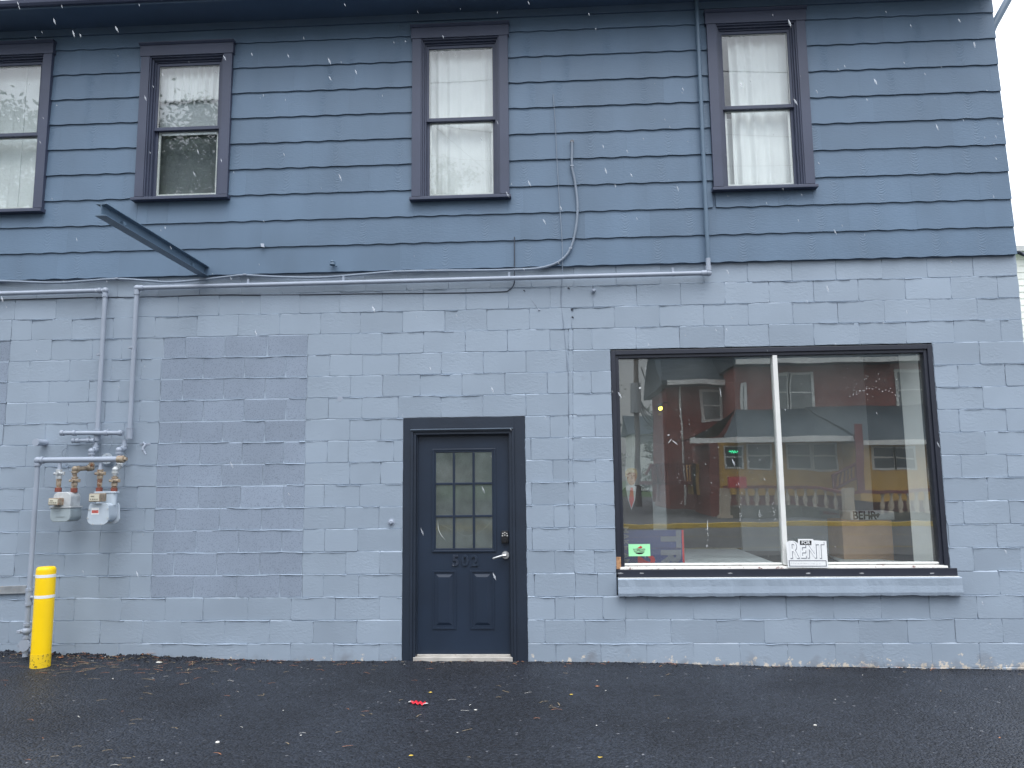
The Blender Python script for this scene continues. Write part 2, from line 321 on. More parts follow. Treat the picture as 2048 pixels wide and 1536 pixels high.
# ------------------------------------------------------------------ mesh helpers
class MB:
    def __init__(s): s.v = []; s.f = []; s.m = []; s.s = []
    def quad(s, a, b, c, d, mi=0, sm=False):
        n = len(s.v); s.v += [Vector(a), Vector(b), Vector(c), Vector(d)]; s.f.append((n, n+1, n+2, n+3)); s.m.append(mi); s.s.append(sm)
    def face(s, pts, mi=0):
        n = len(s.v); s.v += [Vector(p) for p in pts]; s.f.append(tuple(range(n, n+len(pts)))); s.m.append(mi); s.s.append(False)
    def box(s, a, b, mi=0):
        x0, y0, z0 = (min(a[i], b[i]) for i in range(3)); x1, y1, z1 = (max(a[i], b[i]) for i in range(3))
        n = len(s.v)
        s.v += [Vector(p) for p in ((x0,y0,z0),(x1,y0,z0),(x1,y1,z0),(x0,y1,z0),(x0,y0,z1),(x1,y0,z1),(x1,y1,z1),(x0,y1,z1))]
        for q in ((0,3,2,1),(4,5,6,7),(0,1,5,4),(1,2,6,5),(2,3,7,6),(3,0,4,7)):
            s.f.append(tuple(n+i for i in q)); s.m.append(mi); s.s.append(False)
        return s
    def prism(s, pts, dvec, mi=0):
        "closed outline pts extruded by dvec"
        d = Vector(dvec); pts = [Vector(p) for p in pts]; k = len(pts); n = len(s.v)
        s.v += pts + [p+d for p in pts]
        s.f.append(tuple(range(n, n+k))); s.f.append(tuple(reversed(range(n+k, n+2*k)))); s.m += [mi, mi]; s.s += [False, False]
        for i in range(k):
            j = (i+1) % k; s.f.append((n+j, n+i, n+k+i, n+k+j)); s.m.append(mi); s.s.append(False)
        return s
    def tube(s, pts, r, seg=12, mi=0, caps=True):
        pts = [Vector(p) for p in pts]; k = len(pts)
        rs = r if isinstance(r, (list, tuple)) else [r]*k
        T = []
        for i in range(k):
            a = pts[max(0, i-1)]; b = pts[min(k-1, i+1)]; d = b-a
            T.append(d.normalized() if d.length > 1e-9 else Vector((0, 0, 1)))
        up = Vector((0, 0, 1)) if abs(T[0].z) < .9 else Vector((0, 1, 0))
        x = T[0].cross(up).normalized(); n0 = len(s.v)
        for i in range(k):
            x = (x - T[i]*x.dot(T[i])).normalized(); y = T[i].cross(x)
            for j in range(seg):
                a = 2*math.pi*j/seg; s.v.append(pts[i] + (x*math.cos(a)+y*math.sin(a))*rs[i])
        for i in range(k-1):
            for j in range(seg):
                a = n0+i*seg+j; b = n0+i*seg+(j+1) % seg
                s.f.append((a, b, b+seg, a+seg)); s.m.append(mi); s.s.append(True)
        if caps:
            for base, rev in ((n0, True), (n0+(k-1)*seg, False)):
                ring = [s.v[base+j].copy() for j in range(seg)]
                if rev: ring.reverse()
                s.face(ring, mi)
        return s
    def ball(s, c, r, mi=0, seg=12, rings=8, sc=(1, 1, 1)):
        c = Vector(c); n = len(s.v)
        for i in range(rings+1):
            a = math.pi*i/rings
            for j in range(seg):
                b = 2*math.pi*j/seg
                s.v.append(c + Vector((r*sc[0]*math.sin(a)*math.cos(b), r*sc[1]*math.sin(a)*math.sin(b), r*sc[2]*math.cos(a))))
        for i in range(rings):
            for j in range(seg):
                a = n+i*seg+j; b = n+i*seg+(j+1) % seg
                s.f.append((a, a+seg, b+seg, b)); s.m.append(mi); s.s.append(True)
        return s
    def build(s, name, mats, parent=None, bevel=0, attr=None):
        me = bpy.data.meshes.new(name); me.from_pydata([tuple(p) for p in s.v], [], s.f)
        for mm in (mats if isinstance(mats, (list, tuple)) else [mats]): me.materials.append(mm)
        me.polygons.foreach_set('material_index', s.m); me.polygons.foreach_set('use_smooth', s.s)
        me.update()
        o = bpy.data.objects.new(name, me); COL.objects.link(o)
        if parent:
            o.parent = parent
            o.matrix_parent_inverse = Matrix.Translation(-parent_loc(parent))
        if bevel:
            b = o.modifiers.new('bevel', 'BEVEL'); b.width = bevel; b.segments = 2; b.limit_method = 'ANGLE'; b.angle_limit = math.radians(35)
        return o
def parent_loc(p):
    v = Vector((0, 0, 0))
    while p: v += p.location; p = p.parent if False else None
    return v
def tag(o, label=None, cat=None, group=None, kind=None):
    if label: o['label'] = label
    if cat: o['category'] = cat
    if group: o['group'] = group
    if kind: o['kind'] = kind
    return o
def thing(name, loc, label, cat, group=None):
    o = bpy.data.objects.new(name, None); COL.objects.link(o); o.location = loc; o.empty_display_size = .2
    return tag(o, label, cat, group)
def bez(pts, n=8):
    "smooth curve through points"
    P = [Vector(p) for p in pts]; out = []
    for i in range(len(P)-1):
        p0 = P[max(0, i-1)]; p1 = P[i]; p2 = P[i+1]; p3 = P[min(len(P)-1, i+2)]
        for j in range(n):
            t = j/n
            out.append(.5*((2*p1)+(p2-p0)*t+(2*p0-5*p1+4*p2-p3)*t*t+(3*p1-p0-3*p2+p3)*t**3))
    out.append(P[-1]); return out
def elbowed(pts, r=.05, n=5):
    "polyline with rounded corners"
    P = [Vector(p) for p in pts]; out = [P[0]]
    for i in range(1, len(P)-1):
        a = (P[i-1]-P[i]); b = (P[i+1]-P[i]); ra = min(r, a.length*.45, b.length*.45)
        s_ = P[i]+a.normalized()*ra; e_ = P[i]+b.normalized()*ra
        for j in range(n+1):
            t = j/n; out.append((1-t)**2*s_+2*t*(1-t)*P[i]+t*t*e_)
    out.append(P[-1]); return out
def text_mesh(name, s, size, mtx, mt, parent=None, ext=.0006, bold=0.0, sx=1.0):
    cu = bpy.data.curves.new('txt', 'FONT'); cu.body = s; cu.size = size; cu.extrude = ext; cu.align_x = 'CENTER'; cu.align_y = 'CENTER'; cu.offset = bold
    cu.resolution_u = 3
    to = bpy.data.objects.new('txt', cu); COL.objects.link(to)
    bpy.context.view_layer.update()
    dg = bpy.context.evaluated_depsgraph_get(); me = bpy.data.meshes.new_from_object(to.evaluated_get(dg))
    bpy.data.objects.remove(to); bpy.data.curves.remove(cu)
    me.transform(Matrix.Diagonal((sx, 1, 1, 1))); me.transform(mtx); me.materials.clear(); me.materials.append(mt)
    o = bpy.data.objects.new(name, me); COL.objects.link(o)
    if parent: o.parent = parent; o.matrix_parent_inverse = Matrix.Translation(-parent_loc(parent))
    return o
def face_front(p, rot=0.0, y=None):
    "matrix putting XY text upright on a plane facing -y (towards the camera)"
    return Matrix.Translation(p) @ Matrix.Rotation(rot, 4, 'Y') @ Matrix.Rotation(math.pi/2, 4, 'X')

#--SETTING--
# ------------------------------------------------------------------ ground, street
def base_z(x):
    pts = [(-60, .12), (-5.2, .08), (-4.4, .058), (-3.7, .033), (-3.1, .014), (-2.3, .002), (-.3, 0), (.8, -.014), (2.1, -.046), (4.0, -.066), (60, -.3)]
    for (a, b), (c, d) in zip(pts, pts[1:]):
        if a <= x <= c: return b+(d-b)*(x-a)/(c-a)
    return -.3
def vnoise(x, y, s=0):
    return (math.sin(x*12.9+s)+math.sin(y*17.3+x*3.1+s*2)+math.sin((x+y)*29.7+s)*.6+math.sin(x*53.1-y*41.3)*.4)/3
def ground_z(x, y):
    d = max(0.0, -y); sl = base_z(x)
    z = sl*math.exp(-d*.8) if x < 0 else sl*math.exp(-d*.25)
    heap = (.014+.062*max(0, min(1, (-x-2.8)/1.4)))*math.exp(-(d/.16)**2)
    return z + heap*(.35+.3*vnoise(x*1.0, y)+.3*vnoise(x*3.3, y*4, 2)) - (.012+.04*max(0, min(1, (-x-3.2)/1.2)))*math.exp(-(d/.16)**2)*.35
g = MB()
xs = [-300, -120, -60, -30, -15, -9] + [-7+i*.045 for i in range(int(14/.045)+1)] + [9, 15, 30, 60, 120, 300]
ys = [.35, .1, .02] + [-.02-i*.022 for i in range(16)] + [-.40-i*.12 for i in range(20)] + [-3.2, -4.5, -6.5, -9.3]
nx = len(xs)
for y in ys:
    for x in xs: g.v.append(Vector((x, y, ground_z(x, y) if -9 < x < 9 else base_z(x)*math.exp(-max(0, -y)*.5))))
for j in range(len(ys)-1):
    for i in range(nx-1):
        a = j*nx+i; g.f.append((a, a+nx, a+nx+1, a+1)); g.m.append(0); g.s.append(True)
tag(g.build('asphalt_apron', M_asphalt), kind='structure')
# crumbs of loose asphalt along the foot of the wall
cr = MB()
for i in range(2600):
    x = R.uniform(-5.6, 4.6) if i % 2 else R.uniform(-5.6, -2.4); y = -abs(R.gauss(0, .07))-.004; z = ground_z(x, y)
    if -1.37 < x < -.26 and y > -.02: continue
    s_ = R.uniform(.004, .015 if x < -2.6 else .010); n = len(cr.v)
    for px, py, pz in ((1,0,0),(-1,0,0),(0,1,0),(0,-1,0),(0,0,1),(0,0,-1)):
        cr.v.append(Vector((x+px*s_*R.uniform(.6,1.2), y+py*s_*R.uniform(.6,1.2), z+pz*s_*R.uniform(.5,1))))
    for q in ((0,2,4),(2,1,4),(1,3,4),(3,0,4),(2,0,5),(1,2,5),(3,1,5),(0,3,5)): cr.f.append(tuple(n+k for k in q)); cr.m.append(0); cr.s.append(False)
tag(cr.build('asphalt_crumbs', M_asphalt), 'loose black asphalt crumbs heaped along the foot of the block wall', 'gravel', kind='stuff')

M_road = mat('old_asphalt', (.085, .088, .092), .8, var=.15, vscale=.6, bumps=((60, .4, .004),))
M_conc = mat('pavement_concrete', (.33, .32, .30), .85, var=.12, vscale=1.2)
M_grass = mat('lawn', (.055, .10, .03), .9, var=.3, vscale=.8)
M_linepaint = mat('worn_road_line', (.24, .19, .06), .8, var=.3, vscale=5)
M_roadyellow = mat('road_yellow', (.62, .42, .04), .7, var=.12, vscale=6)
gr = MB(); gr.quad((-300, -9.3, -.02), (-300, -400, -.02), (300, -400, -.02), (300, -9.3, -.02))
gr.quad((-300, .3, -.3), (300, .3, -.3), (300, 400, -.3), (-300, 400, -.3))
tag(gr.build('ground', M_grass), kind='structure')
rd = MB(); rd.quad((-200, -9.3, 0), (-200, -18.7, 0), (200, -18.7, 0), (200, -9.3, 0)); 
rd.quad((-6, -18.9, .1), (2.5, -60, .1), (7.5, -60, .1), (6, -18.9, .1))
tag(rd.build('road', M_road), kind='structure')
ln = MB()
for y in (-10.95, -14.8): ln.box((-200, y-.05, .004), (200, y+.05, .008))
tag(ln.build('road_marking', M_linepaint), kind='structure')
kb = MB(); kb.box((-60, -18.95, -.1), (60, -18.7, .13)); tag(kb.build('kerb', M_roadyellow), kind='structure')
sw = MB(); sw.box((-60, -22.5, -.1), (60, -18.95, .125)); sw.quad((-60, -22.5, .05), (-60, -60, .05), (60, -60, .05), (60, -22.5, .05)); tag(sw.build('pavement', M_road), kind='structure')

# ------------------------------------------------------------------ the blue building
ZT = EYE + 1.80972                       # course line 0 of the block wall
def zk(k): return ZT - .2032*k
XR = 4.281                               # right-hand corner of the block wall
bld = thing('shop_building', (0, 0, 0), 'blue grey painted block shop with blue lap siding on its upper storey', 'building')

def px_list(us, k):
    v = {0: 590, 1: 630, 2: 675, 3: 718}.get(k, 560+43*k+20 if k < 4 else 0)
    res = []
    for u in us:
        # find v at which the ray meets the middle of course k
        v = 560+44*k
        for _ in range(4):
            p = at(u, v, 0); v += (p.z-(zk(k)-.1016))*215
        res.append(at(u, v, 0).x)
    return res
J = {
 -1: [648, 731, 814, 897, 980, 1063, 1147, 1232, 1320, 1671, 1763, 1853, 1945],
 0: [31, 113, 194, 357, 439, 521, 600, 681, 765, 847, 932, 1017, 1100, 1186, 1273, 1361, 1716, 1810, 1901, 1994],
 1: [24, 65, 145, 228, 311, 395, 477, 560, 642, 721, 805, 890, 974, 1059, 1143, 1229, 1319, 1675, 1768, 1860, 1954],
 2: [21, 104, 186, 244, 328, 372, 451, 535, 616, 702, 764, 847, 931, 1015, 1100, 1137, 1146, 1184, 1272, 1359, 1718, 1811, 1907, 2001],
 3: [17, 60, 140, 224, 283, 323, 407, 490, 572, 615, 660, 726, 798, 883, 967, 1052, 1137, 1146, 1958],
 4: [15, 99, 179, 239, 322, 366, 448, 531, 615, 701, 766, 841, 924, 1010, 1095, 1137, 1146, 1182, 1915, 2010],
 5: [12, 53, 137, 210, 280, 320, 407, 489, 572, 612, 657, 724, 797, 882, 966, 1052, 1137, 1146, 1965],
 6: [7, 92, 175, 250, 319, 363, 446, 530, 611, 700, 762, 1100, 1137, 1146, 1190, 1918, 2012],
 7: [53, 135, 200, 273, 316, 401, 485, 568, 611, 655, 697, 1062, 1137, 1146, 1970],
 8: [3, 90, 173, 250, 314, 358, 444, 526, 610, 700, 762, 1106, 1137, 1146, 1191, 1922, 2014],
 9: [48, 130, 205, 275, 313, 398, 482, 567, 609, 649, 720, 1064, 1137, 1148, 1974],
 10: [38, 122, 206, 290, 310, 352, 440, 524, 608, 690, 758, 1108, 1138, 1149, 1192, 1926, 2018],
 11: [36, 118, 201, 264, 307, 393, 478, 564, 606, 650, 716, 1065, 1138, 1148, 1993],
 12: [30, 130, 218, 305, 348, 434, 520, 605, 692, 760, 1110, 1148, 1189, 1946, 2040],
 13: [39, 120, 199, 260, 302, 388, 474, 560, 605, 648, 718, 1069, 1151, 1195, 1998],
 14: [60, 150, 243, 331, 407, 496, 583, 671, 759, 1110, 1149, 1206, 1251, 1294, 1386, 1480, 1572, 1666, 1761, 1858, 1953, 2046],
 15: [20, 110, 201, 286, 364, 450, 539, 627, 714, 1090, 1251, 1342, 1434, 1528, 1622, 1717, 1814, 1910, 2004],
 16: [60, 150, 238, 326, 411, 495, 581, 668, 758, 1112, 1202, 1293, 1387, 1480, 1575, 1670, 1766, 1863, 1959],
 17: [100, 190, 280, 370, 455, 540, 625, 715, 1085, 1155, 1250, 1340, 1434, 1528, 1622, 1717, 1814, 1910, 2004],
}
DOOR = (-1.383, -.247, -1, zk(6))        # opening x0, x1, z0, z1
SHOP = (.555, 3.47, zk(14)+.012, zk(3)-.004)
PATCH = (at(322, 840, 0).x, at(612, 840, 0).x)
blk = MB(); tone = []; mort = MB()
def cw_(x, z): return .0030*math.sin(x*5.1+z*9)+.0022*math.sin(x*13.7+z*31)+.0012*math.sin(x*41+z*17)
def rounded(x0, x1, z0, z1, jit, rng):
    pts = []
    W_, H_ = x1-x0, z1-z0
    r = min(.009, W_*.2)
    nxs = max(2, int(W_/.045)); nzs = 4
    def jj(): return rng.gauss(0, jit)
    wob = rng.uniform(0, 9)
    for i in range(nxs+1): pts.append((x0+r+(W_-2*r)*i/nxs, z0+jj()+cw_(x0+r+(W_-2*r)*i/nxs, z0)))
    for i in range(nzs+1): pts.append((x1+jj(), z0+r+(H_-2*r)*i/nzs))
    for i in range(nxs+1): pts.append((x1-r-(W_-2*r)*i/nxs, z1+jj()+cw_(x1-r-(W_-2*r)*i/nxs, z1)))
    for i in range(nzs+1): pts.append((x0+jj(), z1-r-(H_-2*r)*i/nzs))
    return pts
def add_block(x0, x1, z0, z1, patch, toneval):
    rng = R
    if x1-x0 < .02: return
    jit = .0011 if not patch else .0004
    hg = rng.choice((.0004, .001, .0018)) if not patch else .0045
    vg = rng.choice((.0, .0, .0004)) if not patch else .0026
    outer = rounded(x0+vg, x1-vg, z0+hg*.5, z1-hg, jit, rng)
    cx, cz = (x0+x1)/2, (z0+z1)/2
    lift = rng.choice((.002, .003, .004, .0055)) if not patch else rng.uniform(.003, .0045)
    tl = rng.gauss(.0026, .0016) if not patch else .0022; tx = rng.gauss(0, .001) if not patch else 0
    def yf(x, z): return -.0045-lift-tl*(z-cz)/.1-tx*(x-cx)/.2
    n = len(blk.v); k = len(outer)
    bt, bb, bs = rng.choice((.0035, .005, .0065)), .0015, .0045
    if patch: bt = .0055
    sdep = rng.choice((.0008, .0016, .0030))
    inner = []
    for (x, z) in outer:
        ix = min(max(x, x0+vg+bs), x1-vg-bs); iz = min(max(z, z0+hg*.5+bb), z1-hg-bt+rng.gauss(0, .0007))
        inner.append((ix, iz))
    def oy(x, z, y):
        if z0+.012 < z < z1-.012: return min(y, yf(x, z)+sdep*(1+.8*math.sin(z*140+x*50)))
        return y
    for x, z in outer: blk.v.append(Vector((x, oy(x, z, .0012), z)))
    for x, z in outer: blk.v.append(Vector((x, oy(x, z, -.0012)-.0001, z)))
    for x, z in inner: blk.v.append(Vector((x, yf(x, z), z)))
    mi = 1 if patch else 0
    if rng.random() < (.6 if not patch else .85):          # ridge of paint and mortar left along the top edge
        t0, t1 = (x0, x1) if rng.random() < .55 else (lambda a, b_: (min(a, b_), max(a, b_)))(rng.uniform(x0, x1), rng.choice((x0, x1)))
        ns = max(2, int((t1-t0)/.03)); amp = rng.uniform(.5, 1.15); rows = []
        for i in range(ns+1):
            x = t0+(t1-t0)*i/ns; e = amp*max(.15, 1+.45*math.sin(x*23+z1*50)+.3*math.sin(x*61)); zz = z1+cw_(x, z1)-(.002 if not patch else .001); f_ = yf(x, z1)
            rows.append((Vector((x, -.001, zz+.001)), Vector((x, f_-.0055*e, zz-.0035-.001*e)), Vector((x, f_+.0004, zz-.0085*min(1.2, e)))))
        for ra, rb in zip(rows, rows[1:]):
            for q_ in range(2):
                b0 = len(blk.v); blk.v += [ra[q_], ra[q_+1], rb[q_+1], rb[q_]]; blk.f.append((b0, b0+1, b0+2, b0+3)); blk.m.append(0); blk.s.append(False); tone.append(1.08)
    if rng.random() < .45:                                  # and down some of the upright joints
        zt_, zb_ = z1-.01, z0+.01+rng.uniform(0, .08); rows = []
        for i in range(7):
            z = zt_+(zb_-zt_)*i/6; e = rng.uniform(.3, 1.1); x = x0+rng.gauss(0, .0008); f_ = yf(x0, z)
            rows.append((Vector((x-.004*e, f_+.002, z)), Vector((x, f_-.0022*e, z)), Vector((x+.004*e, f_+.002, z))))
        for ra, rb in zip(rows, rows[1:]):
            for q_ in range(2):
                b0 = len(blk.v); blk.v += [ra[q_], rb[q_], rb[q_+1], ra[q_+1]]; blk.f.append((b0, b0+1, b0+2, b0+3)); blk.m.append(0); blk.s.append(False); tone.append(1.10)
    n = len(blk.v) if False else n
    for lev in (0, 1):
        for i in range(k):
            j = (i+1) % k; a = n+lev*k+i; b_ = n+lev*k+j
            blk.f.append((a, b_, b_+k, a+k)); blk.m.append(mi); blk.s.append(False); tone.append(toneval)
    blk.f.append(tuple(range(n+2*k, n+3*k))); blk.m.append(mi); blk.s.append(False); tone.append(toneval)
def cut(a, b, holes):
    segs = [(a, b)]
    for h0, h1 in holes:
        ns = []
        for s0, s1 in segs:
            if h1 <= s0 or h0 >= s1: ns.append((s0, s1)); continue
            if h0 > s0: ns.append((s0, h0))
            if h1 < s1: ns.append((h1, s1))
        segs = ns
    return segs
for k in range(-1, 19):
    kk = min(k, 17); js = px_list(J.get(kk), k)
    js.sort(); full = []
    x = js[0]
    pre = []
    while x > -7.2: x -= .4064; pre.append(x)
    js = pre[::-1]+js
    x = js[-1]
    while x < XR-.2: x += .4064; js.append(x)
    js = [j for j in js if j < XR-.03]+[XR]
    out_ = [js[0]]
    for j in js[1:]:
        gap = j-out_[-1]; nn = max(1, round(gap/.4064))
        if gap < .62: nn = 1
        for q in range(1, nn+1): out_.append(out_[-1]+0 if False else j-gap+gap*q/nn)
    z1, z0 = zk(k), zk(k+1)
    if k == -1: z1 = zk(0)+.2032
    holes = []
    if z0 >= DOOR[2] and (z0+z1)/2 < DOOR[3]: holes.append(DOOR[:2])
    if SHOP[2]-.02 < z0+.02 and (z0+z1)/2 < SHOP[3] and k < 14: holes.append(SHOP[:2])
    for a, b in zip(out_, out_[1:]):
        for s0, s1 in cut(a, b, holes):
            mid = (s0+s1)/2; patch = (2 <= k < 14 and PATCH[0]-.02 < mid < PATCH[1]+.02) or (2 <= k < 6 and mid < at(22, 700, 0).x+.02)
            add_block(s0, s1, z0, z1, patch, R.gauss(1, .022) if not patch else R.gauss(1, .035))
            my = -.0046 if patch else .0004; mort.quad((s0, my, z0), (s1, my, z0), (s1, my, z1), (s0, my, z1))
# extra course above for safety, hidden behind the siding, and the flank of the building
bw = blk.build('block_wall', [M_block, M_patch], bld)
at_ = bw.data.attributes.new('tone', 'FLOAT', 'FACE'); at_.data.foreach_set('value', tone)
mo = mort.build('mortar', M_block, bw); a_ = mo.data.attributes.new('tone', 'FLOAT', 'FACE'); a_.data.foreach_set('value', [1.12]*len(mo.data.polygons))
sh = MB()
for (ya, yb_, za, zb_) in ((.003, .55, -.5, 6.5), (1.6, 9, -.5, 6.5), (.55, 1.6, -.5, .9), (.55, 1.6, 2.9, 6.5)):  # gap between these pieces: unseen opening added to let daylight into the shop
    sh.quad((XR-.001, ya, za), (XR-.001, yb_, za), (XR-.001, yb_, zb_), (XR-.001, ya, zb_))
sh.quad((-7.2, 9, -.5), (XR, 9, -.5), (XR, 9, 8.5), (-7.2, 9, 8.5))
sh.quad((-7.2, .003, -.5), (-7.2, 9, -.5), (-7.2, 9, 6.5), (-7.2, .003, 6.5))
sh.build('flank_wall', M_eave, bld)

# siding: lapped boards with a wavy lower edge
sd_ = MB(); stone = []; sgrain = []; suv = []
SB = 3.594; EXP = .2641; NC = 10
XS = 4.272                                # end of the boards
SM = {}   # butt joints seen in the photo (pixels), by course from the bottom
SM[0] = [237, 358, 416, 492, 673, 800, 1010]; SM[1] = [255, 400, 522, 614, 860, 1040]; SM[2] = [245, 262, 295, 336, 459, 1046, 1294]
WIN_H = []
def wavy(x, c): return .0030*math.sin(x*2*math.pi/.232+c*1.7)+.0014*math.sin(x*31+c)
def add_board(x0, x1, c, grain, tn, skew, zlo=None, zhi=None):
    zb = SB+c*EXP; zt = zb+EXP+.012; z00 = zb
    if zlo: zb = zlo
    if zhi: zt = zhi
    n = max(2, int((x1-x0)/.03)); base = len(sd_.v)
    for i in range(n+1):
        x = x0+(x1-x0)*i/n; wz = wavy(x, c) if grain > .3 else wavy(x, c)*.55
        yb = -.046-skew*(i/n-.5)*.6; yt = -.031
        if zlo: yb += .019*(zb-z00)/.276; wz = 0
        if zhi: yt = yb+.019*(zt-z00)/.276
        sd_.v += [Vector((x, yb+.010, zb+wz)), Vector((x, yb, zb+wz)), Vector((x, yt, zt))]
    xc = (x0+x1)/2+R.uniform(-.12, .12)
    for i in range(n):
        a = base+i*3
        for q in ((a, a+3, a+4, a+1), (a+1, a+4, a+5, a+2)):
            sd_.f.append(q); sd_.m.append(0); sd_.s.append(False); stone.append(tn); sgrain.append(grain)
            for vi in q: p = sd_.v[vi]; suv.append((p.x-xc, p.z+.7*c+tn))
    for e, xx in ((base, x0), (base+n*3, x1)):
        sd_.f.append((e, e+1, e+2)); sd_.m.append(0); sd_.s.append(False); stone.append(tn); sgrain.append(0)
        for vi in (e, e+1, e+2): suv.append((1, 0))
# window casings (outer x0, x1, z0, z1)
WINS = [(-5.92, -4.955, 4.262, 6.06), (-4.052, -3.098, 4.345, 5.985), (-1.316, -.352, 4.262, 6.055), (1.548, 2.508, 4.268, 6.082)]
for c in range(NC):
    xs_ = []
    if c in SM: xs_ = [at(u, 500-50*c, -.05).x for u in SM[c]]
    x = (xs_[0] if xs_ else -7.2+R.uniform(0, .6))
    lo = []
    y_ = x
    while y_ > -7.2: y_ -= .61; lo.append(y_)
    xs_ = sorted(lo+(xs_ or [x])); x = xs_[-1]
    while x < XS: x += .61+R.gauss(0, .004); xs_.append(x)
    xs_ = [q for q in xs_ if q < XS-.04]+[XS]
    zb = SB+c*EXP; zc = zb+EXP/2
    for a, b in zip(xs_, xs_[1:]):
        holes = [(w_[0]+.03, w_[1]-.03) for w_ in WINS if w_[2]+.02 < zb+EXP and zb < w_[3]-.03]
        clips = [(w_, 'under') for w_ in WINS if zb < w_[2]+.02 < zb+EXP]+[(w_, 'over') for w_ in WINS if zb < w_[3]-.03 < zb+EXP]
        smooth = (c in SM and a > at(230, 500, 0).x and b < at(820, 500, 0).x+.1)
        g_ = 0.0 if smooth and R.random() < .85 else (1.0 if R.random() < .75 else .55)
        tn = R.gauss(1, .028)
        for s0, s1 in cut(a, b, holes):
            if s1-s0 > .03: add_board(s0+.0002, s1-.0002, c, g_, tn, R.gauss(0, .0010))
        for w_, kind_ in clips:
            for s0, s1 in ((max(a, w_[0]+.03), min(b, w_[1]-.03)),):
                if s1-s0 > .03: add_board(s0+.0007, s1-.0007, c, g_, tn, 0, zlo=w_[3]-.03 if kind_ == 'over' else None, zhi=w_[2]+.02 if kind_ == 'under' else None)
so_ = sd_.build('lap_siding', M_siding, bld)
a_ = so_.data.attributes.new('tone', 'FLOAT', 'FACE'); a_.data.foreach_set('value', stone)
a_ = so_.data.attributes.new('grain', 'FLOAT', 'FACE'); a_.data.foreach_set('value', sgrain)
uvl = so_.data.uv_layers.new(name='board')
for i, q in enumerate(suv): uvl.data[i].uv = q
# sheathing behind the boards
bk = MB(); zz = [(-7.2, 3.56, XS-.01, WINS[2][2]+.1)]
for (a, b) in cut(-7.2, XS-.01, [(w_[0]+.06, w_[1]-.06) for w_ in WINS]): bk.box((a, -.028, 3.59), (b, -.01, 6.2))
for w_ in WINS:
    bk.box((w_[0]+.06, -.028, 3.59), (w_[1]-.06, -.01, w_[2]+.05)); bk.box((w_[0]+.06, -.028, w_[3]-.06), (w_[1]-.06, -.01, 6.2))
bk.build('sheathing', M_eave, bld)

# roof edge: soffit, fascia, gutter
EZ = 6.195
ev = MB(); ev.box((-7.4, -.40, EZ), (XR-.005, 0, EZ+.02)); ev.build('soffit', M_eave, bld)
fr_ = MB(); fr_.box((-7.4, -.058, EZ-.075), (XS-.004, -.029, EZ-.001)); fr_.build('frieze_board', M_eave, bld)
fs = MB(); fs.box((-7.4, -.425, EZ-.020), (XR-.005, -.401, EZ+.045)); fs.build('fascia', M_eave, bld)
gt = MB(); prof = [(0, 0), (-.030, .0), (-.045, .02), (-.050, .045), (-.052, .052), (-.044, .052), (-.036, .02), (-.026, .006), (0, .006)]
gt.prism([(-7.4, -.427+a, EZ-.004+b) for a, b in prof], (XR+7.39, 0, 0)); gt.build('gutter', M_trim, bld)
rf = MB(); rf.prism([(-7.4, -.44, EZ+.046), (-7.4, 4.5, EZ+1.9), (-7.4, 4.5, EZ+1.98), (-7.4, -.44, EZ+.056)], (XR+7.41, 0, 0))
rf.prism([(-7.4, 4.5, EZ+1.9), (-7.4, 9.4, EZ+.046), (-7.4, 9.4, EZ+.056), (-7.4, 4.5, EZ+1.98)], (XR+7.41, 0, 0))
rf.build('roof', mat('roof_shingle', (.07, .07, .075), .9), bld)
# rooms behind the windows
rm = MB()
rm.box((-7.1, 3.2, 3.3), (XR-.1, 3.25, 6.3)); rm.box((-7.1, .12, 3.3), (XR-.1, 3.2, 3.35)); rm.box((-7.1, .12, 6.3), (XR-.1, 3.2, 6.35))
rm.box((-6.2, 6.2, -.2), (XR-.05, 6.25, 3.3)); rm.box((-6.2, .2, -.25), (XR-.05, 6.2, -.2))
rm.box((-6.2, .2, 3.24), (XR-.05, 6.2, 3.29))
rm.box((-.2, .2, -.2), (-.1, 6.2, 3.24))
rm.box((at(1478, 950, 2.2).x, 2.2, -.2), (at(1742, 950, 2.2).x, 2.25, 3.24)); rm.box((-.099, .95, -.2), (at(1330, 950, .95).x, 1.0, 3.24))  # second panel is added, a lighter backdrop so the standee's suit stands out
rm.build('interior_wall', M_roomdark, bld)

